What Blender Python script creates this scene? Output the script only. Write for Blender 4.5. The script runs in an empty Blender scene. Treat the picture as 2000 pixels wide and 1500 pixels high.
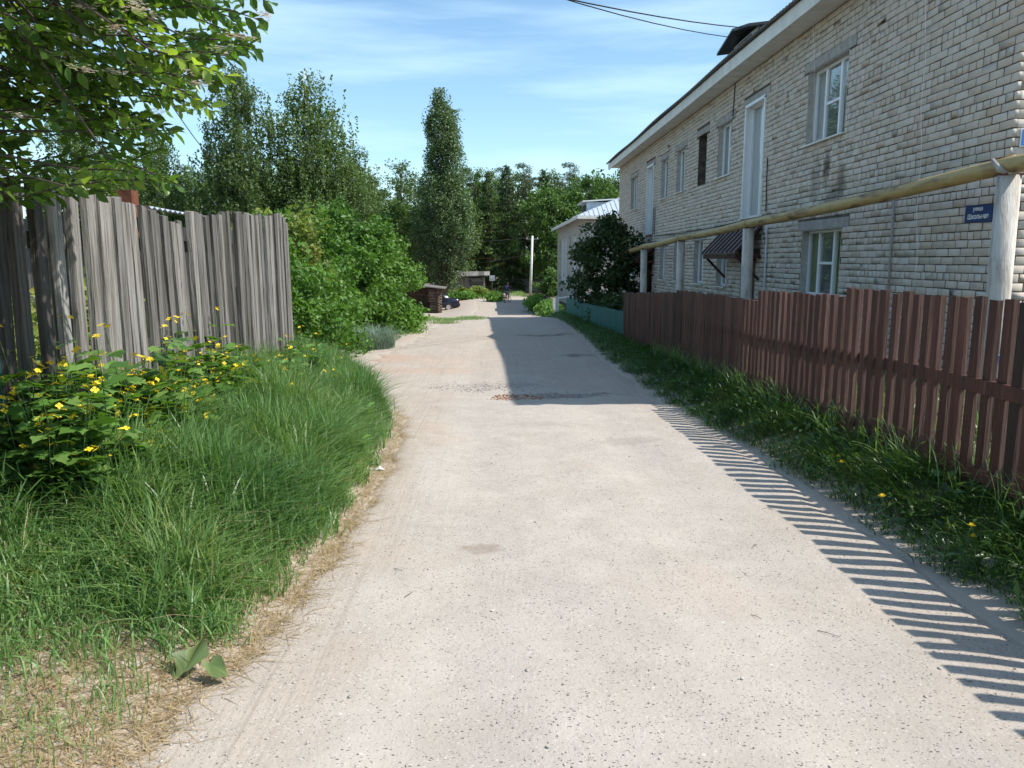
import bpy, bmesh, math, random
import numpy as np
from mathutils import Vector, Matrix

R = math.radians
random.seed(11)
rng = np.random.default_rng(11)
sc = bpy.context.scene
COL = sc.collection

# ------------------------------------------------------------------ camera, sky, sun, exposure
cam_d = bpy.data.cameras.new('camera')
cam_d.sensor_width = 36.0
cam_d.lens = 27.0
cam_d.clip_start = 0.05
cam_d.clip_end = 6000
cam = bpy.data.objects.new('camera', cam_d)
COL.objects.link(cam)
cam.location = (0, 0, 1.55)
cam.rotation_euler = (R(90 - 9.16), 0, R(-1.35))
sc.camera = cam

SUN_EL, SUN_AZ = R(50.8), R(105.0)          # azimuth clockwise from +Y
world = bpy.data.worlds.new('World')
sc.world = world
world.use_nodes = True
wn, wl = world.node_tree.nodes, world.node_tree.links
wn.clear()
w_out = wn.new('ShaderNodeOutputWorld')
w_bg = wn.new('ShaderNodeBackground')
w_bg.inputs['Strength'].default_value = 0.135
sky = wn.new('ShaderNodeTexSky')
sky.sky_type = 'NISHITA'
sky.sun_disc = False
sky.sun_elevation = SUN_EL
sky.sun_rotation = SUN_AZ
sky.altitude = 120
sky.air_density = 1.0
sky.dust_density = 0.7
sky.ozone_density = 1.6
# thin streaks of cirrus
w_tc = wn.new('ShaderNodeTexCoord')
w_map = wn.new('ShaderNodeMapping')
w_map.inputs['Rotation'].default_value = (0, R(7), R(20))
w_map.inputs['Scale'].default_value = (1.6, 1.6, 15)
w_n = wn.new('ShaderNodeTexNoise')
w_n.inputs['Scale'].default_value = 1.7
w_n.inputs['Detail'].default_value = 7
w_n.inputs['Roughness'].default_value = 0.55
w_r = wn.new('ShaderNodeMapRange')
w_r.inputs['From Min'].default_value = 0.42
w_r.inputs['From Max'].default_value = 0.80
w_r.inputs['To Max'].default_value = 0.5
w_mix = wn.new('ShaderNodeMixRGB')
w_mix.inputs['Color2'].default_value = (5.6, 6.3, 6.9, 1)
wl.new(w_tc.outputs['Generated'], w_map.inputs['Vector'])
wl.new(w_map.outputs['Vector'], w_n.inputs['Vector'])
wl.new(w_n.outputs['Fac'], w_r.inputs['Value'])
wl.new(w_r.outputs['Result'], w_mix.inputs['Fac'])
wl.new(sky.outputs['Color'], w_mix.inputs['Color1'])
w_bal = wn.new('ShaderNodeMixRGB')            # white balance of the day: a slightly cyan sky
w_bal.blend_type = 'MULTIPLY'
w_bal.inputs['Fac'].default_value = 1.0
w_bal.inputs['Color2'].default_value = (0.95, 1.10, 1.09, 1)
wl.new(w_mix.outputs['Color'], w_bal.inputs['Color1'])
wl.new(w_bal.outputs['Color'], w_bg.inputs['Color'])
wl.new(w_bg.outputs['Background'], w_out.inputs['Surface'])

sun_d = bpy.data.lights.new('sun', 'SUN')
sun_d.energy = 4.4
sun_d.angle = R(0.53)
sun_d.color = (1.0, 0.95, 0.87)
sun = bpy.data.objects.new('sun', sun_d)
COL.objects.link(sun)
sun.location = (20, -6, 30)
to_sun = Vector((math.sin(SUN_AZ) * math.cos(SUN_EL), math.cos(SUN_AZ) * math.cos(SUN_EL), math.sin(SUN_EL)))
sun.rotation_euler = to_sun.to_track_quat('Z', 'Y').to_euler()

vs = sc.view_settings
vs.view_transform = 'Standard'
vs.look = 'None'
vs.exposure = 0.55
vs.gamma = 1.0
vs.use_curve_mapping = False
sc.cycles.max_bounces = 6
sc.cycles.diffuse_bounces = 3
sc.cycles.glossy_bounces = 3
sc.cycles.transmission_bounces = 4
sc.cycles.transparent_max_bounces = 8
sc.cycles.use_denoising = True
sc.cycles.use_adaptive_sampling = True
sc.cycles.adaptive_threshold = 0.02

# ------------------------------------------------------------------ helpers
def tag(o, label=None, cat=None, group=None, kind=None):
    if label: o['label'] = label
    if cat: o['category'] = cat
    if group: o['group'] = group
    if kind: o['kind'] = kind
    return o

def thing(name, label, cat, loc=(0, 0, 0), rz=0, group=None):
    o = bpy.data.objects.new(name, None)
    COL.objects.link(o)
    o.empty_display_size = 0.2
    o.location = loc
    o.rotation_euler = (0, 0, rz)
    return tag(o, label, cat, group)

def link(name, me, parent=None, world_space=True):
    o = bpy.data.objects.new(name, me)
    COL.objects.link(o)
    if parent is not None:
        o.parent = parent
        if world_space:
            # a part built in world space under an Empty; parts of such a part already sit in world space
            t = Vector(parent.location) if parent.parent is None else Vector((0, 0, 0))
            o.matrix_parent_inverse = Matrix.Translation(-t)
    return o

def np_mesh(name, v, faces, mat=None, rnd=None, smooth=False, attrs=None):
    """faces: list of (n,k) int arrays"""
    me = bpy.data.meshes.new(name)
    v = np.asarray(v, dtype=np.float32)
    me.vertices.add(len(v))
    me.vertices.foreach_set('co', v.ravel())
    idx = np.concatenate([f.ravel() for f in faces]).astype(np.int32)
    tot = np.concatenate([np.full(len(f), f.shape[1], np.int32) for f in faces])
    st = np.concatenate([[0], np.cumsum(tot)[:-1]]).astype(np.int32)
    me.loops.add(len(idx))
    me.loops.foreach_set('vertex_index', idx)
    me.polygons.add(len(tot))
    me.polygons.foreach_set('loop_start', st)
    me.polygons.foreach_set('loop_total', tot)
    if smooth:
        me.polygons.foreach_set('use_smooth', np.ones(len(tot), bool))
    if rnd is not None:
        a = me.attributes.new('rnd', 'FLOAT', 'FACE')
        a.data.foreach_set('value', np.asarray(rnd, np.float32))
    for k, arr in (attrs or {}).items():
        a = me.attributes.new(k, 'FLOAT', 'POINT')
        a.data.foreach_set('value', np.asarray(arr, np.float32))
    me.update(calc_edges=True)
    if mat is not None:
        me.materials.append(mat)
    return me

class MB:
    """collects boxes, bars and tubes and links them as one mesh"""
    def __init__(self):
        self.v, self.f, self.r, self.cur = [], [], [], 0.5
    def add(self, vs, fs):
        b = len(self.v)
        self.v += [tuple(p) for p in vs]
        for q in fs:
            self.f.append(tuple(i + b for i in q))
            self.r.append(self.cur)
        return self
    def hexa(self, p):
        return self.add(p, [(0, 3, 2, 1), (4, 5, 6, 7), (0, 1, 5, 4), (1, 2, 6, 5), (2, 3, 7, 6), (3, 0, 4, 7)])
    def box(self, x0, x1, y0, y1, z0, z1, j=0.0):
        p = [(x0, y0, z0), (x1, y0, z0), (x1, y1, z0), (x0, y1, z0), (x0, y0, z1), (x1, y0, z1), (x1, y1, z1), (x0, y1, z1)]
        if j:
            p = [tuple(c + random.uniform(-j, j) for c in q) for q in p]
        return self.hexa(p)
    def bar(self, a, b, w, h=None, up=(0, 0, 1)):
        a, b = Vector(a), Vector(b)
        h = h or w
        d = (b - a).normalized()
        s = d.cross(Vector(up))
        if s.length < 1e-4: s = d.cross(Vector((1, 0, 0)))
        s.normalize()
        u = s.cross(d)
        s, u = s * w / 2, u * h / 2
        return self.hexa([a - s - u, a + s - u, a + s + u, a - s + u, b - s - u, b + s - u, b + s + u, b - s + u])
    def tube(self, pts, rad, n=8, cap=True):
        pts = [Vector(p) for p in pts]
        if not hasattr(rad, '__len__'): rad = [rad] * len(pts)
        base = len(self.v)
        ref = Vector((0.13, 0.31, 0.94))
        for i, p in enumerate(pts):
            d = (pts[min(i + 1, len(pts) - 1)] - pts[max(i - 1, 0)]).normalized()
            s = d.cross(ref)
            if s.length < 0.05: s = d.cross(Vector((1, 0, 0)))
            s.normalize()
            u = s.cross(d)
            for k in range(n):
                a = 2 * math.pi * k / n
                self.v.append(tuple(p + (s * math.cos(a) + u * math.sin(a)) * rad[i]))
        for i in range(len(pts) - 1):
            for k in range(n):
                a, b = base + i * n + k, base + i * n + (k + 1) % n
                self.f.append((a, a + n, b + n, b)); self.r.append(self.cur)
        if cap:
            self.f.append(tuple(base + k for k in range(n))); self.r.append(self.cur)
            e = base + (len(pts) - 1) * n
            self.f.append(tuple(e + k for k in reversed(range(n)))); self.r.append(self.cur)
        return self
    def mesh(self, name, mat, smooth=False):
        me = bpy.data.meshes.new(name)
        me.from_pydata(self.v, [], self.f)
        a = me.attributes.new('rnd', 'FLOAT', 'FACE')
        a.data.foreach_set('value', np.array(self.r, np.float32))
        if smooth:
            me.polygons.foreach_set('use_smooth', np.ones(len(self.f), bool))
        me.update()
        me.materials.append(mat)
        return me
    def build(self, name, mat, parent=None, smooth=False, ws=True):
        return link(name, self.mesh(name, mat, smooth), parent, ws)

def smoothstep(a, b, x):
    t = np.clip((np.asarray(x, float) - a) / (b - a), 0, 1)
    return t * t * (3 - 2 * t)

# ------------------------------------------------------------------ materials
def _base(name):
    m = bpy.data.materials.new(name)
    m.use_nodes = True
    nt = m.node_tree
    nt.nodes.clear()
    out = nt.nodes.new('ShaderNodeOutputMaterial')
    return m, nt, nt.nodes, nt.links, out

def _vec(N, L, stretch):
    g = N.new('ShaderNodeNewGeometry')
    oi = N.new('ShaderNodeObjectInfo')
    mu = N.new('ShaderNodeVectorMath'); mu.operation = 'MULTIPLY'
    L.new(g.outputs['Position'], mu.inputs[0])
    mu.inputs[1].default_value = stretch
    off = N.new('ShaderNodeMath'); off.operation = 'MULTIPLY'
    L.new(oi.outputs['Random'], off.inputs[0]); off.inputs[1].default_value = 37.0
    ad = N.new('ShaderNodeVectorMath'); ad.operation = 'ADD'
    L.new(mu.outputs[0], ad.inputs[0]); L.new(off.outputs[0], ad.inputs[1])
    return ad.outputs[0], oi

def _ramp(N, cols, lo=0.3, hi=0.7):
    r = N.new('ShaderNodeValToRGB')
    e = r.color_ramp.elements
    n = len(cols)
    for i, c in enumerate(cols):
        p = lo + (hi - lo) * i / max(1, n - 1)
        if i < 2: e[i].position = p
        else: e.new(p)
        e[i].color = (*c, 1)
    return r

def _rnd(N, L, oi):
    """per piece random number: face attribute 'rnd' plus the object's own"""
    at = N.new('ShaderNodeAttribute'); at.attribute_name = 'rnd'
    s = N.new('ShaderNodeMath'); s.operation = 'ADD'
    L.new(at.outputs['Fac'], s.inputs[0]); L.new(oi.outputs['Random'], s.inputs[1])
    f = N.new('ShaderNodeMath'); f.operation = 'FRACT'
    L.new(s.outputs[0], f.inputs[0])
    return f.outputs[0]

def surf(name, cols, scale=6, rough=0.8, stretch=(1, 1, 1), bump=0.0, bscale=None, var=0.0, spec=0.3, metal=0.0, detail=6,
         lo=0.3, hi=0.7, stain=None):
    m, nt, N, L, out = _base(name)
    v, oi = _vec(N, L, stretch)
    n = N.new('ShaderNodeTexNoise')
    n.inputs['Scale'].default_value = scale
    n.inputs['Detail'].default_value = detail
    n.inputs['Roughness'].default_value = 0.62
    L.new(v, n.inputs['Vector'])
    r = _ramp(N, cols if len(cols) > 1 else [cols[0], cols[0]], lo, hi)
    L.new(n.outputs['Fac'], r.inputs['Fac'])
    col = r.outputs['Color']
    if stain:                                  # (colour, scale, threshold, width)
        n3 = N.new('ShaderNodeTexNoise')
        n3.inputs['Scale'].default_value = stain[1]
        n3.inputs['Detail'].default_value = 5
        L.new(v, n3.inputs['Vector'])
        mr = N.new('ShaderNodeMapRange')
        mr.inputs['From Min'].default_value = stain[2]
        mr.inputs['From Max'].default_value = stain[2] + stain[3]
        L.new(n3.outputs['Fac'], mr.inputs['Value'])
        mx = N.new('ShaderNodeMixRGB')
        L.new(mr.outputs['Result'], mx.inputs['Fac'])
        L.new(col, mx.inputs['Color1'])
        mx.inputs['Color2'].default_value = (*stain[0], 1)
        col = mx.outputs['Color']
    if var:
        rn = _rnd(N, L, oi)
        mr = N.new('ShaderNodeMapRange')
        mr.inputs['To Min'].default_value = 1 - var
        mr.inputs['To Max'].default_value = 1 + var
        L.new(rn, mr.inputs['Value'])
        hs = N.new('ShaderNodeHueSaturation')
        L.new(mr.outputs['Result'], hs.inputs['Value'])
        L.new(col, hs.inputs['Color'])
        col = hs.outputs['Color']
    p = N.new('ShaderNodeBsdfPrincipled')
    L.new(col, p.inputs['Base Color'])
    p.inputs['Roughness'].default_value = rough
    p.inputs['Metallic'].default_value = metal
    p.inputs['Specular IOR Level'].default_value = spec
    if bump:
        n2 = N.new('ShaderNodeTexNoise')
        n2.inputs['Scale'].default_value = bscale or scale * 4
        n2.inputs['Detail'].default_value = 5
        L.new(v, n2.inputs['Vector'])
        b = N.new('ShaderNodeBump')
        b.inputs['Strength'].default_value = bump
        b.inputs['Distance'].default_value = 0.02
        L.new(n2.outputs['Fac'], b.inputs['Height'])
        L.new(b.outputs['Normal'], p.inputs['Normal'])
    L.new(p.outputs['BSDF'], out.inputs['Surface'])
    return m

def leafm(name, cols, trans=0.35, rough=0.5, spec=0.35, tcol=None, gain=1.0):
    m, nt, N, L, out = _base(name)
    oi = N.new('ShaderNodeObjectInfo')
    at = N.new('ShaderNodeAttribute'); at.attribute_name = 'rnd'
    r = _ramp(N, cols, 0.0, 1.0)
    L.new(at.outputs['Fac'], r.inputs['Fac'])
    mr = N.new('ShaderNodeMapRange')
    mr.inputs['To Min'].default_value = 0.86 * gain
    mr.inputs['To Max'].default_value = 1.14 * gain
    L.new(oi.outputs['Random'], mr.inputs['Value'])
    hs = N.new('ShaderNodeHueSaturation')
    L.new(mr.outputs['Result'], hs.inputs['Value'])
    L.new(r.outputs['Color'], hs.inputs['Color'])
    p = N.new('ShaderNodeBsdfPrincipled')
    L.new(hs.outputs['Color'], p.inputs['Base Color'])
    p.inputs['Roughness'].default_value = rough
    p.inputs['Specular IOR Level'].default_value = spec
    t = N.new('ShaderNodeBsdfTranslucent')
    mc = N.new('ShaderNodeMixRGB'); mc.blend_type = 'MULTIPLY'; mc.inputs['Fac'].default_value = 1
    L.new(hs.outputs['Color'], mc.inputs['Color1'])
    mc.inputs['Color2'].default_value = (*(tcol or (1.5, 1.5, 0.6)), 1)
    L.new(mc.outputs['Color'], t.inputs['Color'])
    mx = N.new('ShaderNodeMixShader')
    mx.inputs['Fac'].default_value = trans
    L.new(p.outputs['BSDF'], mx.inputs[1])
    L.new(t.outputs['BSDF'], mx.inputs[2])
    L.new(mx.outputs['Shader'], out.inputs['Surface'])
    return m

def glassm(name, tint=(0.95, 0.97, 0.97)):
    m, nt, N, L, out = _base(name)
    tr = N.new('ShaderNodeBsdfTransparent'); tr.inputs['Color'].default_value = (*tint, 1)
    gl = N.new('ShaderNodeBsdfGlossy'); gl.inputs['Roughness'].default_value = 0.02
    lw = N.new('ShaderNodeLayerWeight'); lw.inputs['Blend'].default_value = .5
    pw = N.new('ShaderNodeMath'); pw.operation = 'POWER'; L.new(lw.outputs['Facing'], pw.inputs[0]); pw.inputs[1].default_value = 3.2
    fr = N.new('ShaderNodeMath'); fr.operation = 'MULTIPLY_ADD'; L.new(pw.outputs[0], fr.inputs[0]); fr.inputs[1].default_value = .85; fr.inputs[2].default_value = .07
    mx = N.new('ShaderNodeMixShader')
    L.new(fr.outputs[0], mx.inputs['Fac'])
    L.new(tr.outputs[0], mx.inputs[1]); L.new(gl.outputs[0], mx.inputs[2])
    L.new(mx.outputs[0], out.inputs['Surface'])
    return m

MAT = {}
def wood(name, cols, var=0.2, bump=0.5, rough=0.85, stain=None, axis=(38, 38, 1.6), spec=0.2, lo=.25, hi=.75):
    return surf(name, cols, scale=1.0, stretch=axis, rough=rough, bump=bump, bscale=2.2, var=var, spec=spec, detail=8, stain=stain, lo=lo, hi=hi)

MAT['mortar'] = surf('mortar', [(.06, .047, .036), (.105, .083, .064), (.16, .13, .10)], 7, .95, bump=.5, bscale=60)
MAT['old_wood'] = wood('weathered_grey_wood', [(.045, .038, .03), (.125, .113, .10), (.235, .222, .207), (.085, .07, .058)], var=.5, bump=.9,
                       stain=((.055, .05, .045), .05, .60, .1))
MAT['shaded_old_wood'] = wood('weathered_shaded_wood', [(.02, .016, .013), (.05, .042, .036), (.09, .08, .072), (.035, .028, .023)], var=.3, bump=.9)  # darker copy of the grey wood, the shrub's shade put into the colour
MAT['brown_wood'] = wood('brown_painted_wood', [(.040, .0135, .0095), (.068, .023, .0165), (.095, .037, .027), (.14, .072, .055)], var=.32, bump=.6, rough=.6, spec=.3, stain=((.028, .02, .016), .06, .58, .12))
MAT['brown_edge'] = wood('rough_wood', [(.10, .052, .042), (.17, .105, .085)], var=.25)
MAT['white_paint'] = surf('white_paint', [(.62, .60, .55), (.80, .79, .76)], 3, .55, var=.05, stain=((.42, .38, .32), 6, .62, .2))
MAT['pvc'] = surf('white_plastic', [(.74, .76, .78), (.82, .83, .84)], 4, .3, spec=.5)
MAT['plaster'] = surf('grey_plaster', [(.34, .32, .29), (.5, .48, .44)], 8, .9, bump=.4, bscale=50)
MAT['concrete'] = surf('concrete', [(.27, .25, .23), (.42, .40, .37)], 6, .9, bump=.4, bscale=60, var=.08)
MAT['glass'] = glassm('window_glass')
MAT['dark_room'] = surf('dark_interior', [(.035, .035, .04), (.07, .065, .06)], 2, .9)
MAT['curtain'] = surf('net_curtain', [(.5, .51, .52), (.74, .74, .74)], 1.0, .9, stretch=(30, 30, .5))
MAT['green_curtain'] = surf('green_curtain', [(.12, .17, .05), (.35, .36, .10)], 1.0, .9, stretch=(22, 22, .5))
MAT['net'] = surf('insect_net', [(.16, .175, .19), (.21, .22, .24)], 4, .9)
MAT['teal_frame'] = surf('teal_paint_frame', [(.03, .12, .14), (.06, .18, .2)], 5, .6)
MAT['black_metal'] = surf('black_metal', [(.012, .012, .013), (.03, .03, .03)], 9, .5)
MAT['slate'] = surf('grey_slate_sheet', [(.10, .10, .10), (.2, .2, .19)], 5, .85, var=.1)
MAT['dark_sheet'] = surf('dark_sheet', [(.03, .032, .036), (.055, .055, .06)], 4, .5)
MAT['brown_sheet'] = surf('brown_sheet_metal', [(.05, .026, .02), (.085, .042, .032)], 4, .4, spec=.5)
MAT['tin'] = surf('galvanised_sheet', [(.42, .47, .52), (.62, .66, .70)], 5, .38, spec=.6, metal=.35, var=.06)
MAT['yellow_pipe'] = surf('yellow_pipe_paint', [(.35, .255, .10), (.46, .36, .17)], 4, .5, stain=((.14, .075, .03), 4.0, .48, .2), bump=.15, bscale=40, stretch=(2.6, .55, 2.6))
MAT['yellow_far'] = surf('yellow_paint', [(.32, .25, .07), (.4, .31, .09)], 4, .5)
MAT['orange_far'] = surf('orange_paint', [(.32, .13, .05), (.4, .18, .07)], 4, .5)
MAT['pillar'] = surf('whitewashed_pillar', [(.32, .275, .23), (.52, .48, .43), (.60, .575, .54)], 5, .9, stretch=(2.4, 2.4, .5), bump=.4, bscale=30,
                     stain=((.2, .16, .12), 3, .60, .2))
MAT['sign_blue'] = surf('enamel_blue', [(.008, .025, .12), (.012, .035, .16)], 4, .3, spec=.5)
MAT['plate_blue'] = surf('plate_blue', [(.03, .16, .5), (.04, .19, .55)], 4, .3, spec=.5)
MAT['sign_white'] = surf('enamel_white', [(.72, .72, .74), (.8, .8, .8)], 4, .4)
MAT['teal_wood'] = wood('teal_painted_wood', [(.012, .085, .08), (.022, .135, .125), (.03, .17, .16)], var=.2, bump=.3, rough=.6)
MAT['log'] = surf('log_wood', [(.05, .035, .025), (.11, .08, .06), (.17, .13, .10)], 5, .9, var=.3, bump=.4)
MAT['bark'] = surf('bark', [(.06, .045, .035), (.15, .12, .10)], 6, .95, stretch=(3, 3, .7), bump=.8, bscale=14)
MAT['birch_bark'] = surf('birch_bark', [(.06, .055, .05), (.62, .6, .56), (.72, .7, .67)], 3, .8, stretch=(1, 1, 4), lo=.33, hi=.6)
MAT['twig'] = surf('twig', [(.035, .027, .02), (.08, .062, .045)], 20, .8)
MAT['rust'] = surf('rusty_metal', [(.10, .035, .02), (.2, .075, .04)], 8, .85)
MAT['far_brick'] = None
MAT['asphalt_dark'] = None
MAT['stone'] = surf('stone', [(.34, .30, .26), (.52, .47, .42)], 14, .9, var=.35)
MAT['red_stone'] = surf('brick_rubble', [(.28, .12, .075), (.42, .24, .17), (.45, .38, .33)], 9, .95, var=.3)

def brick_mat():
    """white silicate brick, each brick a little different, with soot and dirt marks on the wall"""
    m, nt, N, L, out = _base('silicate_brick')
    v, oi = _vec(N, L, (1, 1, 1))
    rn = _rnd(N, L, oi)
    r = _ramp(N, [(.535, .455, .38), (.575, .505, .435), (.59, .53, .47), (.545, .455, .37), (.60, .54, .475)], 0, 1)
    L.new(rn, r.inputs['Fac'])
    g = N.new('ShaderNodeNewGeometry')
    n = N.new('ShaderNodeTexNoise'); n.inputs['Scale'].default_value = 9; n.inputs['Detail'].default_value = 8
    L.new(v, n.inputs['Vector'])
    mr = N.new('ShaderNodeMapRange'); mr.inputs['From Min'].default_value = .3; mr.inputs['From Max'].default_value = .7
    mr.inputs['To Min'].default_value = .94; mr.inputs['To Max'].default_value = 1.05
    L.new(n.outputs['Fac'], mr.inputs['Value'])
    mu = N.new('ShaderNodeMixRGB'); mu.blend_type = 'MULTIPLY'; mu.inputs['Fac'].default_value = 1
    L.new(r.outputs['Color'], mu.inputs['Color1']); L.new(mr.outputs['Result'], mu.inputs['Color2'])
    # dirt: large faint blotches over the wall
    n2 = N.new('ShaderNodeTexNoise'); n2.inputs['Scale'].default_value = .7; n2.inputs['Detail'].default_value = 6
    L.new(g.outputs['Position'], n2.inputs['Vector'])
    m2 = N.new('ShaderNodeMapRange'); m2.inputs['From Min'].default_value = .52; m2.inputs['From Max'].default_value = .75
    m2.inputs['To Max'].default_value = .2
    L.new(n2.outputs['Fac'], m2.inputs['Value'])
    x2 = N.new('ShaderNodeMixRGB')
    L.new(m2.outputs['Result'], x2.inputs['Fac']); L.new(mu.outputs['Color'], x2.inputs['Color1'])
    x2.inputs['Color2'].default_value = (.36, .27, .2, 1)
    # soot by the old stove pipe hole
    sp = N.new('ShaderNodeSeparateXYZ'); L.new(g.outputs['Position'], sp.inputs[0])
    col = x2.outputs['Color']
    for (cy, cz, ry, rz, amt) in ((13.55, 3.12, .14, .26, .95), (12.95, 2.85, .16, .3, .7), (14.0, 2.95, .2, .4, .5), (13.25, 2.55, .4, .25, .6)):
        def lin(o, c, s):
            a = N.new('ShaderNodeMath'); a.operation = 'SUBTRACT'; L.new(o, a.inputs[0]); a.inputs[1].default_value = c
            b = N.new('ShaderNodeMath'); b.operation = 'DIVIDE'; L.new(a.outputs[0], b.inputs[0]); b.inputs[1].default_value = s
            c2 = N.new('ShaderNodeMath'); c2.operation = 'MULTIPLY'; L.new(b.outputs[0], c2.inputs[0]); L.new(b.outputs[0], c2.inputs[1])
            return c2.outputs[0]
        s = N.new('ShaderNodeMath'); s.operation = 'ADD'
        L.new(lin(sp.outputs['Y'], cy, ry), s.inputs[0]); L.new(lin(sp.outputs['Z'], cz, rz), s.inputs[1])
        nn = N.new('ShaderNodeTexNoise'); nn.inputs['Scale'].default_value = 8; L.new(g.outputs['Position'], nn.inputs['Vector'])
        s2 = N.new('ShaderNodeMath'); s2.operation = 'ADD'; L.new(s.outputs[0], s2.inputs[0])
        k = N.new('ShaderNodeMath'); k.operation = 'MULTIPLY_ADD'; L.new(nn.outputs['Fac'], k.inputs[0]); k.inputs[1].default_value = 2.2; k.inputs[2].default_value = -1.1
        L.new(k.outputs[0], s2.inputs[1])
        mm = N.new('ShaderNodeMapRange'); mm.inputs['From Min'].default_value = 1.5; mm.inputs['From Max'].default_value = .1
        mm.inputs['To Min'].default_value = 0; mm.inputs['To Max'].default_value = amt
        L.new(s2.outputs[0], mm.inputs['Value'])
        mx = N.new('ShaderNodeMixRGB'); L.new(mm.outputs['Result'], mx.inputs['Fac']); L.new(col, mx.inputs['Color1'])
        mx.inputs['Color2'].default_value = (.10, .085, .07, 1)
        col = mx.outputs['Color']
    p = N.new('ShaderNodeBsdfPrincipled')
    L.new(col, p.inputs['Base Color'])
    p.inputs['Roughness'].default_value = .9
    p.inputs['Specular IOR Level'].default_value = .2
    n4 = N.new('ShaderNodeTexNoise'); n4.inputs['Scale'].default_value = 45; n4.inputs['Detail'].default_value = 4
    L.new(v, n4.inputs['Vector'])
    b = N.new('ShaderNodeBump'); b.inputs['Strength'].default_value = .2; b.inputs['Distance'].default_value = .008
    L.new(n4.outputs['Fac'], b.inputs['Height']); L.new(b.outputs['Normal'], p.inputs['Normal'])
    L.new(p.outputs['BSDF'], out.inputs['Surface'])
    return m
MAT['brick'] = brick_mat()

def far_brick_mat():
    """courses too far off to tell the bricks apart"""
    m, nt, N, L, out = _base('far_silicate_brick')
    g = N.new('ShaderNodeNewGeometry')
    sp = N.new('ShaderNodeSeparateXYZ'); L.new(g.outputs['Position'], sp.inputs[0])
    ad = N.new('ShaderNodeMath'); ad.operation = 'ADD'; L.new(sp.outputs['X'], ad.inputs[0]); L.new(sp.outputs['Y'], ad.inputs[1])
    cb = N.new('ShaderNodeCombineXYZ'); L.new(ad.outputs[0], cb.inputs['X']); L.new(sp.outputs['Z'], cb.inputs['Y'])
    bt = N.new('ShaderNodeTexBrick')
    bt.inputs['Color1'].default_value = (.50, .475, .44, 1); bt.inputs['Color2'].default_value = (.58, .56, .53, 1)
    bt.inputs['Mortar'].default_value = (.2, .175, .15, 1)
    bt.inputs['Scale'].default_value = 1.0; bt.inputs['Mortar Size'].default_value = .012
    bt.inputs['Brick Width'].default_value = .262; bt.inputs['Row Height'].default_value = .1
    L.new(cb.outputs[0], bt.inputs['Vector'])
    p = N.new('ShaderNodeBsdfPrincipled'); p.inputs['Roughness'].default_value = .9; p.inputs['Specular IOR Level'].default_value = .2
    L.new(bt.outputs['Color'], p.inputs['Base Color'])
    L.new(p.outputs['BSDF'], out.inputs['Surface'])
    return m
MAT['far_brick'] = far_brick_mat()

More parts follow.
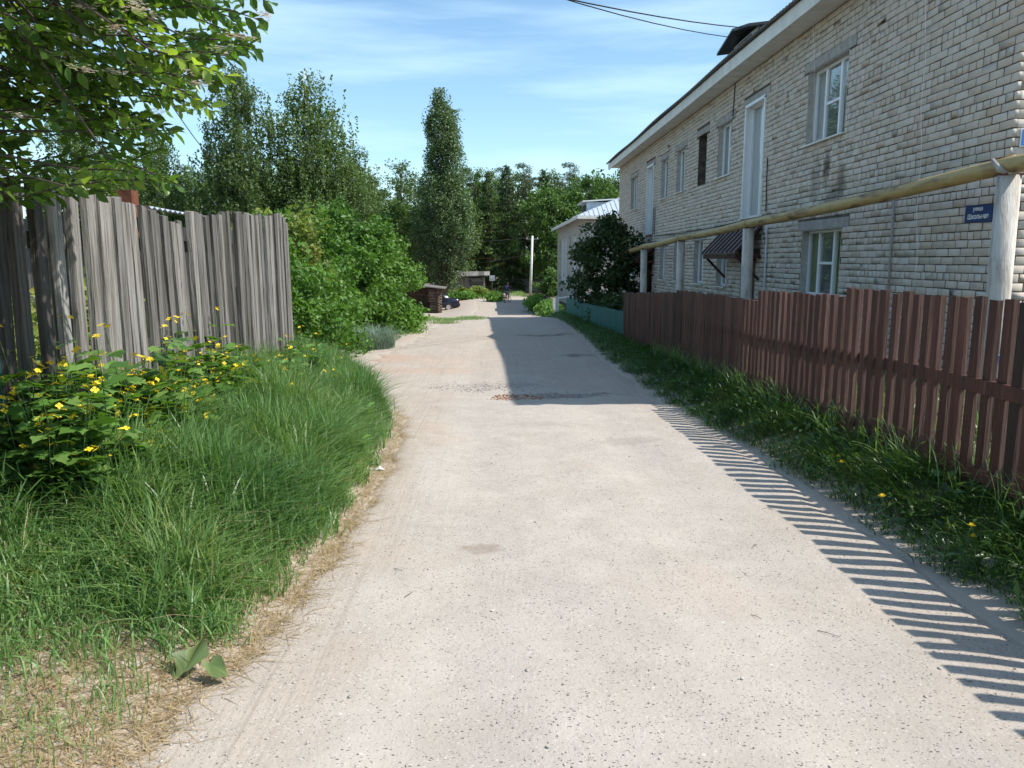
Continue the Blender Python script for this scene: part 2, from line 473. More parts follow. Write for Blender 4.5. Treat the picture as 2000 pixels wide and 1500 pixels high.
def ground_mat(name, road):
    m, nt, N, L, out = _base(name)
    g = N.new('ShaderNodeNewGeometry')
    pos = g.outputs['Position']
    def noise(scale, detail=6, vec=pos, rough=.6):
        n = N.new('ShaderNodeTexNoise'); n.inputs['Scale'].default_value = scale; n.inputs['Detail'].default_value = detail
        n.inputs['Roughness'].default_value = rough
        L.new(vec, n.inputs['Vector']); return n.outputs['Fac']
    def mr(v, a, b, c, d):
        x = N.new('ShaderNodeMapRange'); L.new(v, x.inputs['Value'])
        for k, val in zip(('From Min', 'From Max', 'To Min', 'To Max'), (a, b, c, d)): x.inputs[k].default_value = val
        return x.outputs['Result']
    def mix(f, a, b, mode='MIX'):
        x = N.new('ShaderNodeMixRGB'); x.blend_type = mode
        L.new(f, x.inputs['Fac']) if not isinstance(f, float) else setattr(x.inputs['Fac'], 'default_value', f)
        for s, c in ((x.inputs['Color1'], a), (x.inputs['Color2'], b)):
            if isinstance(c, tuple): s.default_value = (*c, 1)
            else: L.new(c, s)
        return x.outputs['Color']
    sand = mix(mr(noise(1.1), .35, .65, 0, 1), (.39, .33, .275), (.445, .385, .325))
    sand = mix(mr(noise(.45), .5, .68, 0, .7), sand, (.44, .325, .25))
    sand = mix(mr(noise(28, 3), .3, .7, .75, 0.0), sand, (.36, .31, .265))
    at = N.new('ShaderNodeAttribute'); at.attribute_name = 'k'
    if road:
        grey = mix(mr(noise(2.3), .35, .65, 0, 1), (.39, .345, .30), (.43, .385, .34))
        grey = mix(mr(noise(.8, 8), .48, .7, 0, .5), grey, (.355, .322, .29))
        # sandy edges and drifts, worn grey middle
        f = N.new('ShaderNodeMath'); f.operation = 'ADD'
        L.new(at.outputs['Fac'], f.inputs[0]); L.new(mr(noise(.9, 7), .3, .7, -.45, .45), f.inputs[1])
        col = mix(mr(f.outputs[0], .25, .75, 0, 1), grey, sand)
        # scuffed, uneven patches
        col = mix(mr(noise(5.5, 8, rough=.7), .5, .72, 0, .55), col, (.33, .288, .248))
        col = mix(mr(noise(3.4, 8, rough=.7), .52, .72, 0, .5), col, (.48, .43, .38))
        # pebbles in the surface
        def speck(scale, thr, a, b, rot):
            vo = N.new('ShaderNodeTexVoronoi'); vo.inputs['Scale'].default_value = scale
            mp = N.new('ShaderNodeMapping'); mp.inputs['Rotation'].default_value = (0, 0, rot); mp.inputs['Scale'].default_value = (1, 1.6, 1)
            L.new(pos, mp.inputs['Vector']); L.new(mp.outputs[0], vo.inputs['Vector'])
            d = mr(vo.outputs['Distance'], thr, thr * .6, 0, 1)
            sx = N.new('ShaderNodeSeparateXYZ'); L.new(vo.outputs['Color'], sx.inputs[0])
            pick = mr(sx.outputs['X'], a, a + .04, 0, 1)
            pm = N.new('ShaderNodeMath'); pm.operation = 'MULTIPLY'; L.new(d, pm.inputs[0]); L.new(pick, pm.inputs[1])
            return pm.outputs[0], sx.outputs['Y']
        p1, c1 = speck(46, .34, .70, 0, .3)
        p2, c2 = speck(85, .36, .62, 0, 1.2)
        p3, c3 = speck(27, .24, .94, 0, 2.0)
        peb = lambda c: mix(mr(c, .35, .65, 0, 1), (.12, .105, .095), (.50, .46, .42))
        col = mix(p1, col, peb(c1)); col = mix(p2, col, peb(c2)); col = mix(p3, col, mix(mr(c3, .4, .6, 0, 1), (.15, .125, .11), (.6, .57, .53)))
        # dark asphalt patches showing through, and tyre streaks along the road
        col = mix(mr(noise(1.9, 9, rough=.75), .64, .74, 0, .65), col, (.17, .155, .145))
        def spot(cx, cy, rx, ry, c, amt, cc):
            sp = N.new('ShaderNodeSeparateXYZ'); L.new(pos, sp.inputs[0])
            tot = None
            for o_, ce, ra in ((sp.outputs['X'], cx, rx), (sp.outputs['Y'], cy, ry)):
                q = N.new('ShaderNodeMath'); q.operation = 'SUBTRACT'; L.new(o_, q.inputs[0]); q.inputs[1].default_value = ce
                q2 = N.new('ShaderNodeMath'); q2.operation = 'DIVIDE'; L.new(q.outputs[0], q2.inputs[0]); q2.inputs[1].default_value = ra
                q3 = N.new('ShaderNodeMath'); q3.operation = 'MULTIPLY'; L.new(q2.outputs[0], q3.inputs[0]); L.new(q2.outputs[0], q3.inputs[1])
                if tot is None: tot = q3.outputs[0]
                else:
                    ad_ = N.new('ShaderNodeMath'); ad_.operation = 'ADD'; L.new(tot, ad_.inputs[0]); L.new(q3.outputs[0], ad_.inputs[1]); tot = ad_.outputs[0]
            ad_ = N.new('ShaderNodeMath'); ad_.operation = 'ADD'; L.new(tot, ad_.inputs[0]); L.new(mr(noise(4.5, 7, rough=.7), .3, .7, -1.1, 1.1), ad_.inputs[1])
            return mix(mr(ad_.outputs[0], 1.1, .25, 0, amt), cc, c)
        dk, rd, br_ = (.11, .095, .085), (.42, .285, .21), (.2, .135, .09)
        for a_ in ((1.35, 22.6, .75, .55, dk, .75), (1.75, 16.2, .42, .3, dk, .7), (2.1, 22.9, .3, .4, dk, .6), (1.0, 10.5, .9, .22, dk, .6), (.0, 11.4, .9, .5, (.3, .26, .23), .7),
                   (-2.3, 15.6, .9, 1.0, rd, .7), (-1.5, 13.4, 1.3, .6, rd, .45), (-.08, 4.32, .13, .1, br_, .4), (.5, 8.2, .5, .2, dk, .14), (1.35, 7.4, .35, .2, dk, .16), (1.0, 3.6, .5, .35, rd, .12)):
            col = spot(*a_, col)
        # fine wheel streaks in the sand of the left track
        mp2 = N.new('ShaderNodeMapping'); mp2.inputs['Scale'].default_value = (55, .5, 1); mp2.inputs['Rotation'].default_value = (0, 0, .06); L.new(pos, mp2.inputs['Vector'])
        st_f = N.new('ShaderNodeMath'); st_f.operation = 'MULTIPLY'; L.new(mr(noise(1.0, 3, mp2.outputs[0]), .5, .7, 0, .5), st_f.inputs[0]); L.new(at.outputs['Fac'], st_f.inputs[1])
        col = mix(st_f.outputs[0], col, (.27, .225, .185))
        mp = N.new('ShaderNodeMapping'); mp.inputs['Scale'].default_value = (14, .35, 1); L.new(pos, mp.inputs['Vector'])
        col = mix(mr(noise(1.0, 4, mp.outputs[0]), .58, .75, 0, .28), col, (.33, .285, .245))
    else:
        soil = mix(mr(noise(2.0), .35, .65, 0, 1), (.085, .07, .045), (.17, .135, .085))
        soil = mix(mr(noise(9), .45, .7, 0, .8), soil, (.07, .085, .03))
        f = N.new('ShaderNodeMath'); f.operation = 'ADD'
        L.new(at.outputs['Fac'], f.inputs[0]); L.new(mr(noise(1.7, 8), .3, .7, -.42, .42), f.inputs[1])
        col = mix(mr(f.outputs[0], .40, .62, 0, 1), sand, soil)
    p = N.new('ShaderNodeBsdfPrincipled')
    L.new(col, p.inputs['Base Color'])
    p.inputs['Roughness'].default_value = .95
    p.inputs['Specular IOR Level'].default_value = .15
    h = N.new('ShaderNodeMath'); h.operation = 'ADD'
    a = N.new('ShaderNodeMath'); a.operation = 'MULTIPLY'; L.new(noise(70, 4), a.inputs[0]); a.inputs[1].default_value = .35
    L.new(a.outputs[0], h.inputs[0]); L.new(noise(5, 8, rough=.68), h.inputs[1])
    b = N.new('ShaderNodeBump'); b.inputs['Strength'].default_value = .5; b.inputs['Distance'].default_value = .025
    L.new(h.outputs[0], b.inputs['Height']); L.new(b.outputs['Normal'], p.inputs['Normal'])
    L.new(p.outputs['BSDF'], out.inputs['Surface'])
    return m
MAT['ground'] = ground_mat('sandy_ground', False)
MAT['road'] = ground_mat('worn_sandy_asphalt', True)

# ------------------------------------------------------------------ terrain
_PY = np.array([-200, -60, 0, 32, 36, 42, 50, 58, 70, 90, 130, 4000.0])
_PZ = np.array([1.6, 1.4, 0, -.88, -1.09, -1.53, -2.0, -2.03, -2.08, -2.35, -2.5, -2.5])
_XLY = np.array([-50, 0, 2.27, 2.8, 3.5, 4.2, 6.2, 8.5, 10.3, 12.3, 15, 16.8, 17.5])
_XLX = np.array([-1.7, -1.6, -1.27, -1.12, -1.02, -.97, -.95, -1.08, -1.55, -2.3, -3.35, -3.9, -4.2])
_XRY = np.array([-50, 0, 3.2, 6.6, 9.5, 15.5, 23.4, 33.6, 47, 60, 75, 100])
_XRX = np.array([2.5, 2.42, 2.37, 2.36, 2.18, 2.24, 2.59, 2.7, 2.5, 2.6, 3.2, 3.4])
def base_z(y):
    y = np.asarray(y, float)
    return sum(np.interp(y + d, _PY, _PZ) for d in (-2, -1, 0, 1, 2)) / 5
def xl(y): return np.interp(y, _XLY, _XLX)
def xr(y): return np.interp(y, _XRY, _XRX)
def wob(x, y, s=1.0):
    return (np.sin(x * 1.7 * s + y * .9 * s + 1.3) + np.sin(x * .8 * s - y * 1.9 * s + 4.1) + np.sin(x * 2.9 * s + y * 2.3 * s)) / 3
_RLY = np.array([-8, 0, 2.27, 3.5, 6.2, 8.5, 10.3, 12.3, 16, 25, 34, 50, 64, 76, 84])
_RLX = np.array([-1.9, -1.6, -1.27, -1.02, -.95, -1.08, -1.55, -2.1, -2.4, -2.0, -1.8, -1.3, -1.3, -2.2, -3.6])
def road_l(y): return np.interp(y, _RLY, _RLX) + (.07 + .22 * smoothstep(10, 14, y)) * wob(y * 3, y, 1.0)
def road_r(y): return xr(y) + .06 * wob(y * 2.2, -y, 1.1)

def gz(x, y):
    x, y = np.asarray(x, float), np.asarray(y, float)
    z = base_z(y)
    z = z + (.14 * smoothstep(0, .5, xl(y) - x) + .24 * smoothstep(.3, 1.6, xl(y) - x)) * smoothstep(17.4, 13.5, y) * smoothstep(2.0, 4.2, y)
    z = z + .20 * smoothstep(0.05, .75, x - xr(y)) * smoothstep(75, 60, y)
    z = z - .45 * smoothstep(-1.5, -4.5, x) * smoothstep(44, 56, y) * smoothstep(82, 70, y)
    z = z + .012 * wob(x, y, 1.3) * smoothstep(60, 20, y)
    # wheel ruts, wandering a little
    on = smoothstep(.05, .35, x - road_l(y)) * smoothstep(.05, .35, road_r(y) - x) * smoothstep(45, 25, y)
    z = z - .022 * on * (np.exp(-((x + .28 - .12 * np.sin(y * .35)) / .26) ** 2) + np.exp(-((x - 1.25 - .10 * np.sin(y * .3 + 1)) / .26) ** 2)) * (1 + .4 * np.sin(y * 1.1))
    z = z + .008 * on * wob(x * 3.1, y * 2.3, 1.9)
    z = z - .05 * np.exp(-((x - .3) / .7) ** 2 - ((y - 10.4) / .35) ** 2) - .03 * np.exp(-((x + .2) / .6) ** 2 - ((y - 11.3) / .5) ** 2)
    z = z - .03 * np.exp(-((x - 1.4) / .8) ** 2 - ((y - 22.7) / .8) ** 2)
    return z
def gzf(x, y): return float(gz(x, y))

def grassy(x, y):
    k = smoothstep(-.05, .45, xl(y) - x) * smoothstep(17.6, 16.2, y) * smoothstep(3.0, 5.0, y + .5 * (xl(y) - x))
    k = np.maximum(k, smoothstep(.1, .5, x - xr(y)))
    k = np.maximum(k, smoothstep(-3.2, -3.9, x) * smoothstep(17.5, 19.5, y) * smoothstep(46, 34, y))
    k = np.maximum(k, smoothstep(76, 90, y) * np.clip(smoothstep(-4, -8, x) + smoothstep(1.5, 4, x) + smoothstep(92, 96, y), 0, 1))
    k = np.maximum(k, smoothstep(-12, -16, x))
    return k

def graded(a, b, segs):
    out = [a]
    for (end, st) in segs:
        n = max(1, int(round((end - out[-1]) / st)))
        out += list(np.linspace(out[-1], end, n + 1)[1:])
    return np.array(out)
gx = graded(-2500, 0, [(-400, 350), (-60, 40), (-14, 2.2), (-5, .35), (5, .1), (16, .6), (60, 4), (400, 50), (2500, 350)])
gy = graded(-400, 0, [(-40, 45), (0, 4), (20, .12), (40, .4), (100, 1.3), (200, 8), (600, 80), (5000, 550)])
GX, GY = np.meshgrid(gx, gy)
GZ = gz(GX, GY)
inside = smoothstep(.02, .2, GX - road_l(GY)) * smoothstep(.02, .2, road_r(GY) - GX) * smoothstep(84, 82, GY) * smoothstep(-8, -6, GY)
GZ = GZ - .05 * inside
nxg, nyg = len(gx), len(gy)
ii = np.arange(nxg * nyg).reshape(nyg, nxg)
quads = np.stack([ii[:-1, :-1].ravel(), ii[:-1, 1:].ravel(), ii[1:, 1:].ravel(), ii[1:, :-1].ravel()], 1)
me = np_mesh('ground', np.stack([GX.ravel(), GY.ravel(), GZ.ravel()], 1), [quads], MAT['ground'], smooth=True, attrs={'k': grassy(GX, GY).ravel()})
tag(link('ground', me), 'sandy ground with grassy banks and yards beside the lane', 'ground', kind='structure')

ry = graded(-8, 0, [(0, .8), (20, .12), (40, .3), (84, .8)])
s = np.linspace(0, 1, 45)
RL, RR = road_l(ry), road_r(ry)
RX = RL[:, None] - .1 + s[None, :] * (RR - RL + .2)[:, None]
RY = np.repeat(ry[:, None], len(s), 1)
edge = np.minimum(RX - RL[:, None], RR[:, None] - RX)
endf = smoothstep(84, 82.5, RY) * smoothstep(-8, -6.5, RY)
RZ = gz(RX, RY) + .004 - .06 * (1 - smoothstep(-.06, .12, edge) * endf)
mid = np.clip(1 - edge / 1.15, 0, 1)
kk = np.clip(mid + .9 * smoothstep(9, 14, RY) - .25 * smoothstep(2.5, 6, RY) * smoothstep(12, 8, RY), 0, 1)
kk = np.where(RX < -.4, np.maximum(kk, smoothstep(-.2, -.9, RX)), kk)
ii = np.arange(RX.size).reshape(RX.shape)
quads = np.stack([ii[:-1, :-1].ravel(), ii[:-1, 1:].ravel(), ii[1:, 1:].ravel(), ii[1:, :-1].ravel()], 1)
me = np_mesh('road', np.stack([RX.ravel(), RY.ravel(), RZ.ravel()], 1), [quads], MAT['road'], smooth=True, attrs={'k': kk.ravel()})
tag(link('road', me), 'worn sandy asphalt lane running downhill between the fences', 'road', kind='structure')

# ------------------------------------------------------------------ brick apartment building
WX, WY0, WY1, WZ0, WZ1 = 5.75, 8.70, 35.90, 0.0, 5.70
UP = [(12.95, 14.55, 3.62, 4.92), (16.80, 18.05, 2.50, 4.97), (19.12, 20.25, 3.62, 4.92), (21.32, 22.15, 3.62, 4.95),
      (23.70, 24.75, 3.62, 4.92), (25.97, 27.00, 3.60, 4.90), (28.25, 29.40, 2.50, 4.95), (31.35, 32.85, 3.60, 4.90)]
LOW = [(12.80, 14.45, 0.91, 2.09), (16.95, 17.95, -.45, 1.60), (19.10, 19.95, 0.90, 2.08), (21.25, 22.25, 0.90, 2.10), (23.70, 24.70, 0.90, 2.10),
       (25.95, 26.85, 0.90, 2.05), (28.10, 29.05, -.7, 1.5), (31.35, 32.35, 0.95, 2.05)]
LINT = []
for i, (a, b, c, d) in enumerate(UP + LOW):
    LINT.append((a - .25, b + .22, d, d + .17))
bld = thing('apartment_building', 'two-storey pale brick apartment building with white eaves beside the brown picket fence', 'building', (WX + 5, 22.3, -.6))

def wall_holes(mb, x, y0, y1, z0, z1, holes, depth):
    ys = sorted({y0, y1, *[h[0] for h in holes], *[h[1] for h in holes]})
    zs = sorted({z0, z1, *[h[2] for h in holes], *[h[3] for h in holes]})
    for i in range(len(ys) - 1):
        for j in range(len(zs) - 1):
            cy, cz = (ys[i] + ys[i + 1]) / 2, (zs[j] + zs[j + 1]) / 2
            if any(h[0] < cy < h[1] and h[2] < cz < h[3] for h in holes): continue
            mb.add([(x, ys[i], zs[j]), (x, ys[i + 1], zs[j]), (x, ys[i + 1], zs[j + 1]), (x, ys[i], zs[j + 1])], [(0, 3, 2, 1)])
    for (a, b, c, d) in holes:
        q = [(x, a, c), (x, b, c), (x, b, d), (x, a, d)]
        q2 = [(x + depth, y, z) for (_, y, z) in q]
        mb.add(q + q2, [(0, 1, 5, 4), (1, 2, 6, 5), (2, 3, 7, 6), (3, 0, 4, 7)])
    return mb

mb = MB()
wall_holes(mb, WX + .007, WY0 + .007, WY1, -1.8, WZ1, UP + LOW, .42)
mb.add([(WX + .007, WY0 + .007, -1.8), (15.75, WY0 + .007, -1.8), (15.75, WY0 + .007, WZ1), (10.75, WY0 + .007, 8.25), (WX + .007, WY0 + .007, WZ1)], [(0, 1, 2, 3, 4)])
mb.add([(WX + .007, WY1, -1.8), (15.75, WY1, -1.8), (15.75, WY1, WZ1), (10.75, WY1, 8.25), (WX + .007, WY1, WZ1)], [(4, 3, 2, 1, 0)])
mb.add([(15.75, WY0, -1.8), (15.75, WY1, -1.8), (15.75, WY1, WZ1), (15.75, WY0, WZ1)], [(0, 1, 2, 3)])
mb.build('wall', MAT['mortar'], bld)
mb = MB().box(WX - .05, WX + .3, WY0 - .05, WY1 + .05, -1.8, 0.0).box(WX - .05, 15.75, WY0 - .05, WY0 + .3, -1.8, -.002)
mb.build('plinth', MAT['concrete'], bld)

def courses(a0, a1, z0, z1, holes, start):
    out = []
    k, z = 0, z0
    while z + .085 < z1:
        pitch = .131 if k % 5 == start else .262
        a = a0 - (.131 if (k % 2 and pitch > .2) else 0) - (.066 if pitch < .2 and k % 2 else 0)
        while a < a1:
            jit = rng.uniform(-.012, .012)
            p0, p1 = max(a, a0), min(a + pitch - .0175 + jit, a1)
            a += pitch + jit
            segs = [(p0, p1)]
            zz0, zz1 = z + rng.uniform(-.003, .003), z + .0875 + rng.uniform(-.003, .002)
            for h in holes:
                if h[3] - .02 <= z or h[2] + .02 >= z + .088: continue
                ns = []
                for (q0, q1) in segs:
                    if h[1] <= q0 or h[0] >= q1: ns.append((q0, q1)); continue
                    if h[0] - .008 - q0 > .03: ns.append((q0, h[0] - .008))
                    if q1 - h[1] - .008 > .03: ns.append((h[1] + .008, q1))
                segs = ns
            for (q0, q1) in segs:
                if q1 - q0 > .03: out.append((q0, q1, zz0, zz1))
        z += .1; k += 1
    return np.array(out)

def brick_verts(b, r):
    """12 vertices of one brick, local to its near lower corner; face along -X (first axis), run (second), height (third)"""
    n = len(b)
    w, h = b[:, 1] - b[:, 0], b[:, 3] - b[:, 2]
    c = .002
    v = np.zeros((n, 12, 3))
    for i, (u, t) in enumerate(((0, 0), (1, 0), (1, 1), (0, 1))):
        su, st_ = (1, -1)[u], (1, -1)[t]
        v[:, i] = np.stack([np.zeros(n), u * w + su * c, t * h + st_ * c], 1)
        v[:, 4 + i] = np.stack([np.full(n, c), u * w, t * h], 1)
        v[:, 8 + i] = np.stack([np.full(n, .04), u * w, t * h], 1)
    j = r.uniform(-1, 1, (n, 8, 3)) * np.array([.0012, .003, .003])
    v[:, :8] += j
    return v
BF = np.array([(0, 3, 2, 1)] + [(i, (i + 1) % 4, 4 + (i + 1) % 4, 4 + i) for i in range(4)] + [(4 + i, 4 + (i + 1) % 4, 8 + (i + 1) % 4, 8 + i) for i in range(4)])

def brick_field(name, b, org, ax, parent, mat):
    """all bricks of b in one mesh; org + ax*(face depth, run)"""
    v = brick_verts(b, rng)
    v[:, :, 1] += b[:, 0][:, None]; v[:, :, 2] += b[:, 2][:, None]
    if ax == 'x':       # wall runs along Y, faces -X
        V = np.stack([org + v[..., 0], v[..., 1], v[..., 2]], -1)
    else:               # wall runs along X, faces -Y
        V = np.stack([v[..., 1], org + v[..., 0], v[..., 2]], -1)
    F = (np.arange(len(b)) * 12)[:, None, None] + BF[None]
    F = F.reshape(-1, 4)
    if ax != 'x': F = F[:, ::-1]
    me = np_mesh(name, V.reshape(-1, 3), [F], mat, rnd=np.repeat(rng.random(len(b)), 9))
    return link(name, me, parent)

holes = UP + LOW + LINT
bricks = courses(WY0, WY1, WZ0, WZ1, holes, 3)
# the 300 that show largest from the lane are bricks of their own
def frame_area(b):
    y, z = (b[:, 0] + b[:, 1]) / 2, (b[:, 2] + b[:, 3]) / 2
    yw = R(1.35); P = R(9.16)
    x_ = WX * math.cos(yw) - y * math.sin(yw); y_ = WX * math.sin(yw) + y * math.cos(yw)
    zc = y_ * math.cos(P) - (z - 1.55) * math.sin(P); yc = y_ * math.sin(P) + (z - 1.55) * math.cos(P)
    u, v = x_ / zc, yc / zc
    ok = (abs(u) < .655) & (v < .49) & (z > 1.16)
    return np.where(ok, (b[:, 1] - b[:, 0]) / zc ** 3, 0)
order = np.argsort(-frame_area(bricks))
near, rest = bricks[order[:300]], bricks[order[300:]]
cache = {}
def brick_mesh(w):
    key = round(w / .01)
    pool = cache.setdefault(key, [])
    if len(pool) < 3:
        bb = np.array([[0, key * .01, 0, .0875]])
        pool.append(np_mesh('brick', brick_verts(bb, rng)[0], [BF], MAT['brick']))
        return pool[-1]
    return random.choice(pool)
for b in near:
    o = bpy.data.objects.new('brick', brick_mesh(b[1] - b[0]))
    COL.objects.link(o)
    o.parent = bld
    o.location = Vector((WX + random.uniform(-.002, .002), b[0], b[2])) - Vector(bld.location)
tag(brick_field('brickwork', rest, WX, 'x', bld, MAT['brick']), kind='stuff')
gb = courses(WX + .044, 15.75, WZ0, WZ1, [], 3)
tag(brick_field('gable_brickwork', gb, WY0, 'y', bld, MAT['brick']), kind='stuff')

def window(parent, hole, divs=(.33, .7), transom=(1, .5), net=1, casing=False, mat='pvc', curtain='curtain', depth=.13, lint=True, sill=True, plaster=True, x=WX):
    a, b, c, d = hole
    m = MAT[mat]
    X0, X1 = x + depth, x + depth + .06
    t = .055
    f = MB()
    f.box(X0, X1, a, b, c, c + t).box(X0, X1, a, b, d - t, d).box(X0, X1, a, a + t, c + t, d - t).box(X0, X1, b - t, b, c + t, d - t)
    cuts = [a] + [a + (b - a) * q for q in divs] + [b]
    for q in cuts[1:-1]:
        f.box(X0 - .004, X1, q - t * .6, q + t * .6, c + t, d - t)
    if transom:
        i, q = transom
        lo = cuts[i] + t * .6; hi = cuts[i + 1] - t * .6
        zz = c + (d - c) * q
        f.box(X0 + .003, X1, lo, hi, zz - .022, zz + .022)
    w = f.build('window', m, parent)
    for i in range(len(cuts) - 1):
        g = MB().box(X0 + .025, X0 + .031, cuts[i] + .03, cuts[i + 1] - .03, c + .03, d - .03)
        g.build('pane', MAT['glass'], w)
    if net is not None and net < len(cuts) - 1:
        MB().box(X0 + .036, X0 + .040, cuts[net] + .03, cuts[net + 1] - .03, c + .03, d - .03).build('insect_screen', MAT['net'], w)
    if lint:
        MB().box(x - .004, x + .2, a - .24, b + .21, d + .003, d + .165, j=.004).build('lintel', MAT['concrete'], w)
    if sill:
        MB().box(x - .07, X0, a - .06, b + .04, c - .028, c - .002).build('sill', MAT['white_paint'], w)
    if plaster:
        p = MB()
        p.box(x + .004, X0 + .02, b - .014, b - .002, c, d).box(x + .004, X0 + .02, a + .002, a + .014, c, d).box(x + .004, X0 + .02, a, b, d - .014, d - .002)
        if casing:
            for (y0, y1, z0, z1) in ((a - .03, a + .03, c, d + .0), (b - .03, b + .03, c, d), (a - .03, b + .03, d - .03, d + .03)):
                p.box(x - .025, x + .012, y0, y1, z0, z1)
        p.build('reveal', MAT['pvc'] if casing else MAT['plaster'], w)
    # room behind the glass
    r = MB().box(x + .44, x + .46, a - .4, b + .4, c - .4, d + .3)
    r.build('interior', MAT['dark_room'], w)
    if curtain:
        cu = MB()
        n = 14
        for (s0, s1) in ((0.02, .36), (.66, .98)) if curtain != 'curtain' else ((.02, .98),):
            pts = []
            for k in range(n + 1):
                yy = a + (b - a) * (s0 + (s1 - s0) * k / n)
                pts.append((x + depth + .085 + .02 * math.sin(k * 2.1), yy))
            vs_ = [(p, q, c + .06) for p, q in pts] + [(p, q, d - .03) for p, q in pts]
            cu.add(vs_, [(k, k + 1, n + 2 + k, n + 1 + k) for k in range(n)])
        cu.build('curtain', MAT[curtain], w)
    return w

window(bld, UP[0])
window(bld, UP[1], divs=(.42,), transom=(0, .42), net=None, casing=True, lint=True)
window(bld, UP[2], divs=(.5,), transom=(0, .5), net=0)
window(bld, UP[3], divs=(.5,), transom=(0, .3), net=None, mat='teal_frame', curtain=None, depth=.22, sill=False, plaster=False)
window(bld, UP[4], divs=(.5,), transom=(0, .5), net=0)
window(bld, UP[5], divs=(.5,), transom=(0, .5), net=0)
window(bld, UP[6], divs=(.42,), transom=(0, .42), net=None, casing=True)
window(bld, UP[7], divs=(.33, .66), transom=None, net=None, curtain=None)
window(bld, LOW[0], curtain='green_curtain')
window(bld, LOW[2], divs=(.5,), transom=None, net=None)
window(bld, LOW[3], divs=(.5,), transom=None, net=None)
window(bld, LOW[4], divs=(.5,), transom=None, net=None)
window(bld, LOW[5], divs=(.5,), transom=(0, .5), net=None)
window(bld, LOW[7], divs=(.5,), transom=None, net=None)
for (a, b, c, d), mk in ((LOW[1], 'brown_sheet'), (LOW[6], 'brown_edge')):
    dr = MB().box(WX + .16, WX + .21, a + .05, b - .05, c, d - .06).build('door', MAT[mk], bld)
    f = MB().box(WX + .1, WX + .24, a, a + .05, c, d).box(WX + .1, WX + .24, b - .05, b, c, d).box(WX + .1, WX + .24, a + .05, b - .05, d - .06, d)
    f.build('door_frame', MAT['brown_wood'], dr)
    MB().bar((WX + .11, a + .14, c + 1.0), (WX + .11, a + .14, c + 1.16), .025).build('handle', MAT['black_metal'], dr)

# eaves: fascia boards, soffit, corrugated roof
EX, EZ = 5.28, 5.70
yb = [8.25, 13.28, 18.4, 23.9, 29.6, 36.3]
for i in range(5):
    dz = [.03, -.02, .0, -.03, -.04][i]
    f = MB()
    y0, y1 = yb[i] + .004, yb[i + 1] - .004
    d2 = [-.02, .0, -.03, -.04, -.07][i]
    f.hexa([(EX, y0, EZ + dz), (EX + .03, y0, EZ + dz), (EX + .03, y1, EZ + d2), (EX, y1, EZ + d2),
            (EX - .01, y0, EZ + .25 + dz), (EX + .02, y0, EZ + .25 + dz), (EX + .02, y1, EZ + .25 + d2), (EX - .01, y1, EZ + .25 + d2)])
    f.build('fascia_board', MAT['white_paint'], bld)
so = MB()
y = 8.3
while y < 36.2:
    if not (11.2 < y < 12.95):
        so.cur = random.random()
        so.box(EX + .03, WX + .02, y + .003, y + .097, EZ + .012 + random.uniform(-.002, .002), EZ + .03)
    y += .1
tag(so.build('soffit', MAT['white_paint'], bld), kind='stuff')
def corrugated(y0, y1, xa, za, xb, zb, per=.15, amp=.026, th=.014):
    n = int((y1 - y0) / per * 6)
    ys = np.linspace(y0, y1, n + 1)
    w = amp * np.cos(2 * np.pi * (ys - y0) / per)
    sag = -.05 * smoothstep(20, 36, ys) + .02 * np.sin(ys * .8)
    rows = [np.stack([np.full(n + 1, xa), ys, za + w + sag], 1), np.stack([np.full(n + 1, xb), ys, zb + w + sag * .4], 1),
            np.stack([np.full(n + 1, xa), ys, za + w + sag - th], 1), np.stack([np.full(n + 1, xb), ys, zb + w + sag * .4 - th], 1)]
    V = np.concatenate(rows)
    k = np.arange(n); m_ = n + 1
    top = np.stack([k, m_ + k, m_ + k + 1, k + 1], 1); bot = top[:, ::-1] + 2 * m_
    front = np.stack([k, k + 1, 2 * m_ + k + 1, 2 * m_ + k], 1)
    return V, [np.concatenate([top, bot, front])]
V, F = corrugated(8.2, 36.35, 5.18, EZ + .28, 10.75, 8.52)
roof = link('roof', np_mesh('roof', V, F, MAT['slate'], smooth=True), bld)
V, F = corrugated(8.2, 36.35, 16.4, EZ + .29, 10.75, 8.52)
link('roof', np_mesh('roof', V, F, MAT['slate'], smooth=True), bld)
MB().box(EX + .03, 16.3, 8.3, 36.25, EZ + .03, EZ + .07).build('ceiling_deck', MAT['dark_sheet'], bld)
# dormer on the roof
d = MB().box(6.35, 8.0, 19.35, 21.25, 6.4, 7.08)
dm = d.build('dormer', MAT['white_paint'], bld)
MB().hexa([(6.0, 19.0, 6.98), (8.6, 19.0, 7.30), (8.6, 20.3, 7.50), (6.0, 20.3, 7.22), (6.0, 19.0, 7.04), (8.6, 19.0, 7.36), (8.6, 20.3, 7.56), (6.0, 20.3, 7.28)]) \
    .hexa([(6.0, 20.3, 7.22), (8.6, 20.3, 7.50), (8.6, 21.6, 7.28), (6.0, 21.6, 6.96), (6.0, 20.3, 7.28), (8.6, 20.3, 7.56), (8.6, 21.6, 7.34), (6.0, 21.6, 7.02)]) \
    .build('dormer_roof', MAT['dark_sheet'], dm)
lv = MB()
for k in range(5):
    lv.box(6.31, 6.35, 19.8, 20.8, 6.56 + k * .1, 6.62 + k * .1)
lv.build('dormer_louvre', MAT['dark_sheet'], dm)

